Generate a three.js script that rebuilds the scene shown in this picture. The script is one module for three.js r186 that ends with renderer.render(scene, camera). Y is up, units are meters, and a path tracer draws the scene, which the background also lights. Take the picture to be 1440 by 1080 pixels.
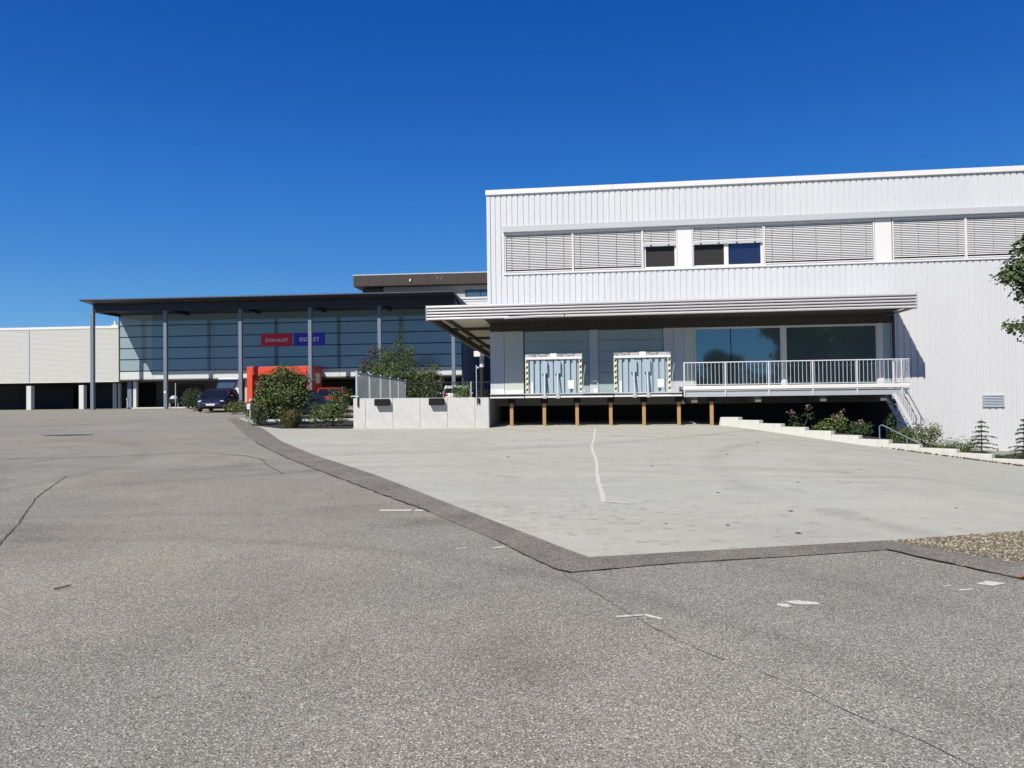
import * as THREE from 'three';
import { mergeGeometries } from 'three/addons/utils/BufferGeometryUtils.js';
import { RoundedBoxGeometry } from 'three/addons/geometries/RoundedBoxGeometry.js';

// ---------- camera, sky, sun, exposure ----------
const scene = new THREE.Scene();
const camera = new THREE.PerspectiveCamera(53.08, 4 / 3, 0.1, 2000);
camera.position.set(0, 1.6, 0);
camera.rotation.order = 'YXZ';
camera.rotation.set(0.0185, 0, -0.0125);
const renderer = new THREE.WebGLRenderer({ antialias: true });
renderer.toneMapping = THREE.LinearToneMapping;
const EXPOSURE = 1.12; renderer.toneMappingExposure = EXPOSURE;
renderer.shadowMap.enabled = true;

const s2l = (c) => { c /= 255; return c <= 0.04045 ? c / 12.92 : Math.pow((c + 0.055) / 1.055, 2.4); };
const SKY_STOPS = [[0, 150, 196, 232], [2.5, 128, 182, 228], [5.6, 103, 164, 221], [9.6, 72, 140, 212], [15.5, 47, 117, 200], [20, 35, 101, 188], [24, 28, 91, 178], [28, 21, 84, 173], [45, 14, 68, 152], [90, 10, 54, 132]];
function skyColor(elev) {
  if (elev < 0) { return [0.16, 0.165, 0.16]; }
  let i = 0; while (i < SKY_STOPS.length - 2 && elev > SKY_STOPS[i + 1][0]) i++;
  const a = SKY_STOPS[i], b = SKY_STOPS[i + 1], t = (elev - a[0]) / (b[0] - a[0]);
  return [1, 2, 3].map((k) => s2l(a[k] + (b[k] - a[k]) * t) / EXPOSURE);
}
{
  const w = 256, h = 1024, d = new Float32Array(w * h * 4);
  for (let j = 0; j < h; j++) {
    const c0 = skyColor((j + 0.5) / h * 180 - 90);
    for (let i = 0; i < w; i++) { const c = c0, o = (j * w + i) * 4; d[o] = c[0]; d[o + 1] = c[1]; d[o + 2] = c[2]; d[o + 3] = 1; }
  }
  const t = new THREE.DataTexture(d, w, h, THREE.RGBAFormat, THREE.FloatType);
  t.mapping = THREE.EquirectangularReflectionMapping; t.magFilter = THREE.LinearFilter; t.minFilter = THREE.LinearFilter; t.needsUpdate = true;
  scene.background = t; scene.environment = t;
}
const sun = new THREE.DirectionalLight(new THREE.Color(1.0, 0.94, 0.84), 4.95);
sun.position.set(-0.59 * 80, 1.03 * 80, 0.934 * 80 - 30);
sun.target.position.set(0, 0, -30);
sun.castShadow = true; sun.shadow.mapSize.set(4096, 4096);
Object.assign(sun.shadow.camera, { left: -70, right: 70, top: 70, bottom: -70, near: 1, far: 260 });
sun.shadow.radius = 1;
scene.add(sun, sun.target);

// ---------- small helpers ----------
let seed = 7;
function rnd() { seed = (seed * 1664525 + 1013904223) >>> 0; return seed / 4294967296; }
const rr = (a, b) => a + (b - a) * rnd();
function hash2(i, j, k = 0) { let h = (i * 374761393 + j * 668265263 + k * 974711) | 0; h = Math.imul(h ^ (h >>> 13), 1274126177); h ^= h >>> 16; return (h >>> 0) / 4294967296; }
function vnoise(x, y, k = 0, per = 0) {
  const xi = Math.floor(x), yi = Math.floor(y), fx = x - xi, fy = y - yi, u = fx * fx * (3 - 2 * fx), v = fy * fy * (3 - 2 * fy);
  const m = (a) => per ? ((a % per) + per) % per : a;
  const a = hash2(m(xi), m(yi), k), b = hash2(m(xi + 1), m(yi), k), c = hash2(m(xi), m(yi + 1), k), d = hash2(m(xi + 1), m(yi + 1), k);
  return a + (b - a) * u + (c - a) * v + (a - b - c + d) * u * v;
}
const fbm = (x, y, k = 0, o = 4) => { let s = 0, a = 0.5, n = 0; for (let i = 0; i < o; i++) { s += a * vnoise(x, y, k + i); n += a; x *= 2.03; y *= 2.03; a *= 0.5; } return s / n; };
const V = (x, y, z) => new THREE.Vector3(x, y, z);
const names = {};
const numbered = (n) => { const c = names[n] = (names[n] ?? -1) + 1; return c ? `${n}_${String(c).padStart(3, '0')}` : n; };
function tag(o, label, category, group) { o.userData = { label, category }; if (group) o.userData.group = group; return o; }
function thing(name, label, category, pos = [0, 0, 0], rotY = 0, group) {
  const o = new THREE.Group(); o.name = numbered(name); o.position.set(...pos); o.rotation.y = rotY; scene.add(o);
  return tag(o, label, category, group);
}
function mesh(name, geo, mat, parent) {
  const m = new THREE.Mesh(Array.isArray(geo) ? join(geo) : geo, mat); m.castShadow = m.receiveShadow = true;
  if (parent) { m.name = name; parent.add(m); } else { m.name = numbered(name); scene.add(m); }
  return m;
}
function struct(name, geo, mat, label) { const m = mesh(name, geo, mat); m.userData = { kind: 'structure', label }; return m; }
function join(list) {
  const gs = list.map((g) => { g = g.index ? g.toNonIndexed() : g.clone(); for (const k of Object.keys(g.attributes)) if (!['position', 'normal', 'uv'].includes(k)) g.deleteAttribute(k);
    if (!g.attributes.uv) g.setAttribute('uv', new THREE.BufferAttribute(new Float32Array(g.attributes.position.count * 2), 2)); return g; });
  return gs.length === 1 ? gs[0] : mergeGeometries(gs);
}
// box given by its bounds, uv in metres
function box(x0, x1, y0, y1, z0, z1) {
  const g = new THREE.BoxGeometry(x1 - x0, y1 - y0, z1 - z0).translate((x0 + x1) / 2, (y0 + y1) / 2, (z0 + z1) / 2);
  const p = g.attributes.position, n = g.attributes.normal, uv = g.attributes.uv;
  for (let i = 0; i < p.count; i++) {
    if (Math.abs(n.getX(i)) > 0.5) uv.setXY(i, p.getZ(i), p.getY(i)); else if (Math.abs(n.getY(i)) > 0.5) uv.setXY(i, p.getX(i), p.getZ(i)); else uv.setXY(i, p.getX(i), p.getY(i));
  }
  return g;
}
function rbox(x0, x1, y0, y1, z0, z1, r = 0.01) {
  return new RoundedBoxGeometry(x1 - x0, y1 - y0, z1 - z0, 1, r).translate((x0 + x1) / 2, (y0 + y1) / 2, (z0 + z1) / 2);
}
function tube(pts, r, seg = 8, n = null) {
  const c = new THREE.CatmullRomCurve3(pts.map((p) => V(...p)), false, 'catmullrom', 0.05);
  return new THREE.TubeGeometry(c, n ?? Math.max(1, (pts.length - 1) * 4), r, seg, false);
}
function bar(a, b, r, seg = 6, r2 = r) {
  const A = V(...a), B = V(...b), L = A.distanceTo(B);
  const g = new THREE.CylinderGeometry(r2, r, L, seg, 1);
  g.applyQuaternion(new THREE.Quaternion().setFromUnitVectors(V(0, 1, 0), B.clone().sub(A).normalize()));
  return g.translate((A.x + B.x) / 2, (A.y + B.y) / 2, (A.z + B.z) / 2);
}
// square bar between two points
function beam(a, b, w, h) {
  const A = V(...a), B = V(...b), L = A.distanceTo(B), d = B.clone().sub(A).normalize();
  const g = new THREE.BoxGeometry(w, h, L);
  const m = new THREE.Matrix4().lookAt(B, A, V(0, 1, 0)); g.applyMatrix4(m);
  return g.translate((A.x + B.x) / 2, (A.y + B.y) / 2, (A.z + B.z) / 2);
}
function rawGeo(pos, uv, col) {
  const g = new THREE.BufferGeometry();
  g.setAttribute('position', new THREE.Float32BufferAttribute(pos, 3));
  g.setAttribute('uv', new THREE.Float32BufferAttribute(uv ?? new Array(pos.length / 3 * 2).fill(0), 2));
  if (col) g.setAttribute('color', new THREE.Float32BufferAttribute(col, 3));
  g.computeVertexNormals(); return g;
}
// profile [[a, n], ...] swept: vertical ribs (a = x, swept in y) or horizontal ribs (a = y, swept in x)
function sweepV(prof, y0, y1) {
  const p = [], uv = [];
  for (let i = 0; i + 1 < prof.length; i++) {
    const [a, m] = prof[i], [b, n] = prof[i + 1];
    p.push(a, y0, m, b, y0, n, b, y1, n, a, y0, m, b, y1, n, a, y1, m); uv.push(a, y0, b, y0, b, y1, a, y0, b, y1, a, y1);
  }
  return rawGeo(p, uv);
}
function sweepH(prof, x0, x1) {
  const p = [], uv = [];
  for (let i = 0; i + 1 < prof.length; i++) {
    const [a, m] = prof[i], [b, n] = prof[i + 1];
    p.push(x0, a, m, x1, a, m, x1, b, n, x0, a, m, x1, b, n, x0, b, n); uv.push(x0, a, x1, a, x1, b, x0, a, x1, b, x0, b);
  }
  return rawGeo(p, uv);
}
const ribs = (x0, n, pitch, crown, slope, depth, z = 0) => {
  const o = []; for (let i = 0; i < n; i++) { const x = x0 + i * pitch, v = (pitch - crown - 2 * slope) / 2; o.push([x, z], [x + v, z], [x + v + slope, z + depth], [x + v + slope + crown, z + depth], [x + v + 2 * slope + crown, z]); }
  o.push([x0 + n * pitch, z]); return o;
};

// ---------- textures ----------
function dataTex(w, h, f, { srgb = false, repeat = [1, 1] } = {}) {
  const d = new Uint8Array(w * h * 4);
  for (let j = 0; j < h; j++) for (let i = 0; i < w; i++) {
    const c = f(i, j), o = (j * w + i) * 4;
    for (let k = 0; k < 3; k++) { let v = Math.min(1, Math.max(0, c[k])); if (srgb) v = v <= 0.0031308 ? v * 12.92 : 1.055 * Math.pow(v, 1 / 2.4) - 0.055; d[o + k] = v * 255; }
    d[o + 3] = 255;
  }
  const t = new THREE.DataTexture(d, w, h, THREE.RGBAFormat); t.wrapS = t.wrapT = THREE.RepeatWrapping; t.magFilter = THREE.LinearFilter; t.minFilter = THREE.LinearFilter;
  if (srgb) t.colorSpace = THREE.SRGBColorSpace; t.repeat.set(...repeat); t.needsUpdate = true; return t;
}
// chip surface: jittered cells, periodic; returns [cell id hash, edge distance]
function chipTex(N, cells, tint, wear = 0, wp = 6) {
  const cs = N / cells, col = new Float32Array(N * N * 3), hgt = new Float32Array(N * N);
  for (let j = 0; j < N; j++) for (let i = 0; i < N; i++) {
    const cx = Math.floor(i / cs), cy = Math.floor(j / cs); let d1 = 1e9, d2 = 1e9, bi = 0, bj = 0;
    for (let a = -1; a <= 1; a++) for (let b = -1; b <= 1; b++) {
      const I = cx + a, J = cy + b, mi = (I + cells) % cells, mj = (J + cells) % cells;
      const px = (I + hash2(mi, mj, 1)) * cs, py = (J + hash2(mi, mj, 2)) * cs, d = (px - i) ** 2 + (py - j) ** 2;
      if (d < d1) { d2 = d1; d1 = d; bi = mi; bj = mj; } else if (d < d2) d2 = d;
    }
    const e = Math.min(1, (Math.sqrt(d2) - Math.sqrt(d1)) / cs * 2.2), c = tint(hash2(bi, bj, 3), hash2(bi, bj, 4), hash2(bi, bj, 5), e), o = (j * N + i);
    const k = wear ? 1 + wear * (0.6 * vnoise(i / N * wp, j / N * wp, 91, wp) + 0.4 * vnoise(i / N * wp * 4, j / N * wp * 4, 92, wp * 4) - 0.5) : 1;
    col[o * 3] = c[0] * k; col[o * 3 + 1] = c[1] * k; col[o * 3 + 2] = c[2] * k; hgt[o] = e * (0.5 + 0.5 * hash2(bi, bj, 6));
  }
  return {
    map: dataTex(N, N, (i, j) => { const o = (j * N + i) * 3; return [col[o], col[o + 1], col[o + 2]]; }, { srgb: true }),
    bump: dataTex(N, N, (i, j) => { const v = hgt[j * N + i]; return [v, v, v]; }),
  };
}
const asphaltTex = chipTex(2048, 640, (a, b, c, e) => {
  let v = 0.19 + 0.30 * a * a * a + (b > 0.965 ? 0.36 : 0) + (b < 0.12 ? -0.12 : 0);
  v *= 0.5 + 0.5 * e; v *= 1.33; const w = (c - 0.5) * 0.14;
  return [v * (1.06 + w), v * (1.0), v * (0.81 - w)];
}, 0.16, 5);
const seamTex = chipTex(1024, 300, (a, b, c, e) => {
  let v = 0.145 + 0.19 * a * a + (b > 0.97 ? 0.16 : 0); v *= 0.65 + 0.35 * e; return [v * 1.09, v * 1.0, v * 0.82];
}, 0.5, 7);
const gravelTex = chipTex(1024, 90, (a, b, c, e) => { const v = (0.13 + 0.25 * a) * (0.4 + 0.6 * e); return [v * 1.2, v * (1.05 + 0.06 * c), v * 0.72]; });

// concrete yard colour, laid out in metres: x -16..20, z -40..-4
const YX = -16, YZ = -40, YS = 36;
const arcs = [[-6, -34, 16.5, 0.35, 0.9], [-5, -33, 14.8, 0.3, 0.6], [16, -12, 12.5, 0.3, 0.8], [16.4, -12, 10.8, 0.3, 0.5], [3, -38, 19.2, 0.3, 0.5], [-1, -2, 13, 0.28, 0.5], [9.2, -31, 9.2, 0.25, 0.9], [9.4, -31, 10.6, 0.25, 0.7], [6, -20, 7.5, 0.25, 0.5]];
const yardTex = dataTex(2048, 2048, (i, j) => {
  const x = YX + (i + 0.5) / 2048 * YS, z = YZ + (j + 0.5) / 2048 * YS;
  let v = 1 + (fbm(x * 0.5, z * 0.5, 11) - 0.5) * 0.14 + (fbm(x * 0.7, z * 3.2, 21, 5) - 0.5) * 0.17 + (hash2(i, j, 9) - 0.5) * 0.13 + (fbm(x * 6, z * 6, 31, 3) - 0.5) * 0.14;
  for (const [cx, cz, R, wd, s] of arcs) { const d = Math.abs(Math.hypot(x - cx, z - cz) - R), q = vnoise(x * 0.6, z * 0.6, R * 10); if (d < wd) v -= 0.2 * s * (1 - d / wd) * (0.2 + q) * (0.5 + fbm(x * 9, z * 9, 77, 2)); }
  // scuffs and spalls in front of the ramp
  const zone = Math.exp(-(((x - 0.7) / 2.1) ** 2) - (((z + 9.0) / 1.3) ** 2));
  const q = fbm(x * 9, z * 17, 41, 3); if (q > 0.72 - 0.08 * zone && zone > 0.1) v *= 0.89;
  { const gx = x / 0.17, gz = z / 0.10, hh = hash2(Math.floor(gx), Math.floor(gz), 33), ox = hash2(Math.floor(gx), Math.floor(gz), 34) * 0.5; if (hh > 0.985 - 0.11 * zone) { const lx = gx - Math.floor(gx) - 0.25 - ox, lz = gz - Math.floor(gz) - 0.5 - 0.5 * lx; if (Math.abs(lx) < 0.25 && Math.abs(lz) < 0.17) v *= 0.58; } }
  if (fbm(x * 2.2, z * 2.2, 51, 3) > 0.77) v *= 0.9;
  const st = vnoise(x * 1.3, z * 1.3, 61); if (st > 0.93) v *= 0.9;
  const cr = Math.abs(fbm(x * 0.9, z * 0.9, 71, 5) - 0.5); if (cr < 0.0022 && z > -12.5 && x < 3.5) v *= 0.72;
  const r = fbm(x * 0.35, z * 0.35, 81, 3);
  return [0.44 * v * (1 + (r - 0.5) * 0.05), 0.435 * v, 0.36 * v * (1 - (r - 0.5) * 0.06)];
}, { srgb: true });
const grainBump = dataTex(512, 512, (i, j) => { const v = 0.5 * hash2(i, j, 3) + 0.5 * vnoise(i / 6, j / 6, 5, 85); return [v, v, v]; });
const wallTex = dataTex(1024, 1024, (i, j) => {
  const x = i / 256, y = j / 256;
  let v = 1 + (vnoise(x * 16, y * 3, 5, 0) - 0.5) * 0.1 + (fbm(x * 1.5, y * 1.5, 6) - 0.5) * 0.2 + (hash2(i, j, 2) - 0.5) * 0.08;
  if (vnoise(x * 40, y * 40, 9) > 0.93) v *= 0.85;
  return [0.50 * v, 0.505 * v, 0.485 * v];
}, { srgb: true });
const paintTex = dataTex(512, 512, (i, j) => { const v = 0.94 + 0.1 * (fbm(i / 40, j / 90, 4) - 0.5) + 0.04 * hash2(i, j, 8); return [v, v, v]; });
const woodTex = dataTex(256, 512, (i, j) => { const g = vnoise(i / 5, j / 90, 3) * 0.5 + vnoise(i / 22, j / 200, 4) * 0.5; const v = 0.75 + 0.5 * (g - 0.5); return [0.50 * v, 0.30 * v, 0.125 * v]; }, { srgb: true });
const worn = dataTex(512, 512, (i, j) => { const q = fbm(i / 22, j / 22, 14, 5); const v = q > 0.54 ? 0.16 : 0.42; return [v * 0.98, v, v]; }, { srgb: true });

const wornPaint = chipTex(512, 110, (a, b, c, e) => { const v = b < 0.12 ? 0.38 : (0.66 + 0.12 * a) * (0.8 + 0.2 * e); return [v, v * 0.975, v * 0.87]; }, 0.2, 6).map;
// ---------- materials ----------
const lin = (r, g, b) => new THREE.Color().setRGB(r, g, b);
const std = (c, rough = 0.7, o = {}) => new THREE.MeshStandardMaterial({ color: lin(...c), roughness: rough, ...o });
const M = {
  asphalt: new THREE.MeshStandardMaterial({ map: asphaltTex.map, bumpMap: asphaltTex.bump, bumpScale: 0.004, roughness: 0.95, vertexColors: true }),
  seam: new THREE.MeshStandardMaterial({ map: seamTex.map, bumpMap: seamTex.bump, bumpScale: 0.003, roughness: 0.95 }),
  yard: new THREE.MeshStandardMaterial({ map: yardTex, bumpMap: grainBump, bumpScale: 0.002, roughness: 0.93 }),
  gravel: new THREE.MeshStandardMaterial({ map: gravelTex.map, bumpMap: gravelTex.bump, bumpScale: 0.02, roughness: 1 }),
  tarAndShade: std([0.055, 0.053, 0.05], 0.9), patch: std([0.105, 0.10, 0.093], 0.9), paint: new THREE.MeshStandardMaterial({ map: wornPaint, roughness: 0.85 }),
  soil: std([0.055, 0.045, 0.035], 1, { bumpMap: grainBump, bumpScale: 0.03 }), mulch: std([0.05, 0.045, 0.045], 1, { bumpMap: grainBump, bumpScale: 0.03 }),
  white: std([0.60, 0.62, 0.65], 0.5, { map: paintTex }), clad: std([0.605, 0.62, 0.63], 0.45, { map: paintTex }), clad2: std([0.60, 0.613, 0.625], 0.42, { map: paintTex }), clad3: std([0.608, 0.622, 0.632], 0.5, { map: paintTex }), hood: std([0.47, 0.49, 0.50], 0.5, { map: paintTex }),
  bright: std([0.70, 0.69, 0.67], 0.5), slat: std([0.68, 0.68, 0.67], 0.4), cord: std([0.22, 0.22, 0.22], 0.8), black: std([0.012, 0.012, 0.013], 0.7), rubber: std([0.008, 0.008, 0.008], 1),
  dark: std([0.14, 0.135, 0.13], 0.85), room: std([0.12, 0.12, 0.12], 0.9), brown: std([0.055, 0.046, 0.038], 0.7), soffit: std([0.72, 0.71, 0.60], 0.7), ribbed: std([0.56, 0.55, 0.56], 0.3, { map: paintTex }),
  lilac: std([0.50, 0.53, 0.58], 0.55, { map: paintTex }), greyp: std([0.49, 0.54, 0.50], 0.55, { map: paintTex }), door: std([0.30, 0.40, 0.42], 0.5, { map: paintTex }), frame: std([0.58, 0.60, 0.58], 0.5),
  galv: std([0.46, 0.49, 0.52], 0.45, { metalness: 0.3 }), steel: std([0.42, 0.46, 0.52], 0.5), leveller: std([0.34, 0.43, 0.49], 0.5, { map: paintTex }), levDark: std([0.05, 0.06, 0.07], 0.7), yellow: std([0.62, 0.60, 0.44], 0.6),
  concWall: new THREE.MeshStandardMaterial({ map: wallTex, bumpMap: grainBump, bumpScale: 0.002, roughness: 0.9 }), kerb: std([1.08, 1.08, 1.04], 0.9, { map: wallTex }), wood: new THREE.MeshStandardMaterial({ map: woodTex, roughness: 0.75 }),
  wornSteel: new THREE.MeshStandardMaterial({ map: worn, roughness: 0.7 }),
  coated: std([0.17, 0.25, 0.27], 0.03, { metalness: 0.7 }), dkglass: std([0.01, 0.011, 0.014], 0.04), openwin: std([0.008, 0.008, 0.009], 0.6), blueglass: std([0.10, 0.11, 0.17], 0.03, { metalness: 0.85 }),
  mint: new THREE.MeshPhysicalMaterial({ color: lin(0.165, 0.25, 0.285), roughness: 0.06, ior: 1.85 }), mintSunlit: new THREE.MeshPhysicalMaterial({ color: lin(0.27, 0.345, 0.345), roughness: 0.06, ior: 1.8 }), glassSunlit: std([0.56, 0.61, 0.58], 0.4),  // the two paler panel materials carry sunlight in their colour
  navySteel: std([0.015, 0.02, 0.04], 0.5), colSteel: std([0.155, 0.185, 0.235], 0.5), red: std([0.60, 0.06, 0.025], 0.5), cream: std([0.565, 0.565, 0.53], 0.6), roofBrown: std([0.04, 0.026, 0.021], 0.6), beige: std([0.42, 0.40, 0.35], 0.8), darkWall: std([0.05, 0.055, 0.08], 0.8),
  bark: std([0.10, 0.075, 0.055], 0.95), stem: std([0.09, 0.08, 0.045], 0.9), leaf: new THREE.MeshStandardMaterial({ vertexColors: true, roughness: 0.7, side: THREE.DoubleSide }),
};

// ---------- terrain ----------
const softplus = (x, k) => k * Math.log1p(Math.exp(Math.max(-30, Math.min(30, x / k))));
function H(x, z) {
  let b = z > 0 ? 0 : z > -58 ? -0.02 * z : 1.16;
  const zz = Math.max(-27.3, Math.min(-4, z)), x0 = 7.55 - 0.0725 * (zz + 27.3);
  let d = 0.13 * (softplus(x - x0, 0.35)); d = 1.5 * Math.tanh(d / 1.5 * (1 + 0.04 * d));
  return b - d;
}
// polygon helpers: clip a polygon to a cell, drape it over the terrain
function clipCell(poly, x0, x1, z0, z1) {
  let out = poly;
  const planes = [[0, x0, 1], [0, x1, -1], [1, z0, 1], [1, z1, -1]];
  for (const [ax, v, s] of planes) {
    const inp = out; out = []; if (!inp.length) return out;
    for (let i = 0; i < inp.length; i++) {
      const a = inp[i], b = inp[(i + 1) % inp.length], da = (a[ax] - v) * s, db = (b[ax] - v) * s;
      if (da >= 0) out.push(a);
      if ((da >= 0) !== (db >= 0)) { const t = da / (da - db); out.push([a[0] + (b[0] - a[0]) * t, a[1] + (b[1] - a[1]) * t]); }
    }
  }
  return out;
}
function drape(poly, cell, off, uvf = (x, z) => [x, z], hf = H) {
  const xs = poly.map((p) => p[0]), zs = poly.map((p) => p[1]), pos = [], uv = [];
  const X0 = Math.floor(Math.min(...xs) / cell), X1 = Math.ceil(Math.max(...xs) / cell), Z0 = Math.floor(Math.min(...zs) / cell), Z1 = Math.ceil(Math.max(...zs) / cell);
  for (let i = X0; i < X1; i++) for (let j = Z0; j < Z1; j++) {
    const c = clipCell(poly, i * cell, (i + 1) * cell, j * cell, (j + 1) * cell); if (c.length < 3) continue;
    const v2 = c.map((p) => new THREE.Vector2(p[0], p[1]));
    if (Math.abs(THREE.ShapeUtils.area(v2)) < 1e-7) continue;
    if (THREE.ShapeUtils.area(v2) < 0) { v2.reverse(); }
    for (const f of THREE.ShapeUtils.triangulateShape(v2, [])) for (const k of [f[0], f[2], f[1]]) { const p = v2[k]; pos.push(p.x, hf(p.x, p.y) + off, p.y); uv.push(...uvf(p.x, p.y)); }
  }
  return rawGeo(pos, uv);
}
function inside(poly, x, z) {
  let r = false;
  for (let i = 0, j = poly.length - 1; i < poly.length; j = i++) { const [a, b] = poly[i], [c, d] = poly[j]; if ((b > z) !== (d > z) && x < (c - a) * (z - b) / (d - b) + a) r = !r; }
  return r;
}
// ragged ribbon along a polyline on the ground
function ribbon(pts, w, off, rag = 0.3) {
  const P = []; for (let i = 0; i + 1 < pts.length; i++) { const [a, b] = pts[i], [c, d] = pts[i + 1], n = Math.max(1, Math.ceil(Math.hypot(c - a, d - b) / 0.15)); for (let k = 0; k < n; k++) P.push([a + (c - a) * k / n, b + (d - b) * k / n]); } P.push(pts[pts.length - 1]);
  const pos = [], uv = []; let prev = null;
  P.forEach((p, i) => {
    const q = P[Math.min(P.length - 1, i + 1)], o = P[Math.max(0, i - 1)], dx = q[0] - o[0], dz = q[1] - o[1], L = Math.hypot(dx, dz) || 1, jx = rr(-1, 1) * w * rag, ww = w * (1 + rr(-rag, rag)) / 2;
    const cx = p[0] - dz / L * jx, cz = p[1] + dx / L * jx, a = [cx - dz / L * ww, cz + dx / L * ww], b = [cx + dz / L * ww, cz - dx / L * ww];
    const A = [a[0], H(...a) + off, a[1]], B = [b[0], H(...b) + off, b[1]];
    if (prev) { pos.push(...prev[0], ...A, ...B, ...prev[0], ...B, ...prev[1]); for (const q of [prev[0], A, B, prev[0], B, prev[1]]) uv.push(q[0], q[2]); }
    prev = [A, B];
  });
  const g = rawGeo(pos, uv); const n = g.attributes.normal; for (let i = 0; i < n.count; i++) n.setXYZ(i, 0, 1, 0); return g;
}
const innerEdge = [[-13.9, -38.9], [-9.31, -28.73], [-6.6, -22.0], [-4.55, -17.64], [-2.33, -13.4], [-0.68, -9.87], [0.50, -7.37], [0.68, -7.02], [1.57, -7.19], [2.71, -7.40], [3.66, -7.58]];
const outerEdge = [[-14.4, -38.8], [-9.75, -27.6], [-7.2, -21.6], [-5.05, -17.1], [-2.75, -12.75], [-1.06, -9.63], [-0.19, -7.84], [0.33, -6.62], [0.47, -6.47], [1.48, -6.77], [2.54, -6.96], [3.46, -7.17]];
const C0 = [7.75, -27.3], WD = [0.639, 0.769]; // stepped wall line
const wl = (t, s = 0) => [C0[0] + WD[0] * t + WD[1] * s, C0[1] + WD[1] * t - WD[0] * s]; // s > 0 lies behind the wall
const yardPoly = [...innerEdge, [5.3, -8.01], [9, -9.0], [17, -11.2], wl(14.6), wl(-0.6), [7.3, -27.9], [14.5, -27.9], [15.2, -35.4], [0.0, -37.4], [-0.95, -27.6], [-5.9, -27.98], [-8.55, -28.56], [-9.3, -29.6], [-13.5, -38.6]];
const seamPoly = [...innerEdge, ...outerEdge.slice().reverse()];
const seam2 = [[3.46, -7.17], [3.66, -7.58], [4.30, -6.55], [5.6, -4.1], [5.3, -3.6], [3.98, -6.09]];
const gravelPoly = [[3.66, -7.58], [5.3, -8.01], [9, -9.0], [9.5, -5], [5.6, -4.1], [4.30, -6.55]];
{
  // one sheet to the horizon, fine near the camera
  const axis = (a, b, st, far, dir) => { const o = []; for (let v = a; v <= b + 1e-6; v += st) o.push(v); return o; };
  const xs = [-900, -300, -150, -90, -60, -45, -36, -30, -25, -21, ...axis(-18, -12.25, 0.25), ...axis(-12, 7, 0.125), ...axis(7.25, 18, 0.25), 20, 22, 25, 30, 40, 60, 100, 200, 900];
  const zs = [-900, -300, -150, -100, -80, -70, -64, -60, -57, -54, -51, -48, -45, -42, ...axis(-40, -22.25, 0.25), ...axis(-22, -2, 0.125), ...axis(-1.75, 1, 0.25), 2, 4, 8, 15, 30, 60, 120, 300, 900];
  const low = [yardPoly, gravelPoly, seamPoly], pos = [], uv = [], col = [], idx = [];
  const tracks = [[-14, -28, 17, 0.5, 0.9], [-14, -28, 15.2, 0.5, 0.6], [-22, -6, 15, 0.5, 0.7], [-3, -30, 15.5, 0.45, 0.7], [-4.5, -1, 7.2, 0.35, 0.7], [-4.5, -1, 8.7, 0.35, 0.5], [6, -2, 7.6, 0.35, 0.5], [-20, -14, 12, 0.45, 0.6]];
  for (const z of zs) for (const x of xs) {
    let y = H(x, z); const cov = (a, b) => low.some((p) => inside(p, a, b)); if (cov(x, z) && [-0.27, 0, 0.27].every((a) => [-0.27, 0, 0.27].every((b) => cov(x + a, z + b)))) y -= 0.09;
    pos.push(x, y, z); uv.push(x / 4.4, z / 4.4);
    let v = 1.03 + (fbm(x * 0.45, z * 0.45, 3) - 0.5) * 0.24 + (fbm(x * 1.7, z * 1.7, 8, 3) - 0.5) * 0.17;
    for (const [cx, cz, R, wd, s] of tracks) { const d = Math.abs(Math.hypot(x - cx, z - cz) - R) * 1.8; if (d < wd) v -= 0.24 * s * (1 - d / wd) * (0.3 + vnoise(x * 0.5, z * 0.5, R * 7)); }
    const st = fbm(x * 0.9, z * 0.9, 15, 3); if (st > 0.62) v -= (st - 0.62) * 0.9;
    const w = (fbm(x * 0.3, z * 0.3, 23, 3) - 0.5) * 0.15;
    col.push(v * (1 + w), v, v * (1 - w));
  }
  const W = xs.length; for (let j = 0; j + 1 < zs.length; j++) for (let i = 0; i + 1 < W; i++) { const a = j * W + i; idx.push(a, a + W, a + 1, a + 1, a + W, a + W + 1); }
  const g = new THREE.BufferGeometry(); g.setAttribute('position', new THREE.Float32BufferAttribute(pos, 3)); g.setAttribute('uv', new THREE.Float32BufferAttribute(uv, 2)); g.setAttribute('color', new THREE.Float32BufferAttribute(col, 3)); g.setIndex(idx); g.computeVertexNormals();
  struct('asphalt_lot', g, M.asphalt, 'grey chipped asphalt lot filling the foreground');
}
const yuv = (x, z) => [(x - YX) / YS, (z - YZ) / YS];
struct('concrete_yard', drape(yardPoly, 0.5, 0.004, yuv), M.yard, 'pale concrete loading yard sloping towards the dock');
struct('asphalt_seam', [drape(seamPoly, 0.5, 0.008, (x, z) => [x / 3.4, z / 3.4]), drape(seam2, 0.5, 0.009, (x, z) => [x / 3.4, z / 3.4])], M.seam, 'darker reddish asphalt strip bordering the concrete yard');
struct('gravel_patch', drape(gravelPoly, 0.25, 0.004, (x, z) => [x / 2.4, z / 2.4]), M.gravel, 'brown gravel patch at the right edge');
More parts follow.
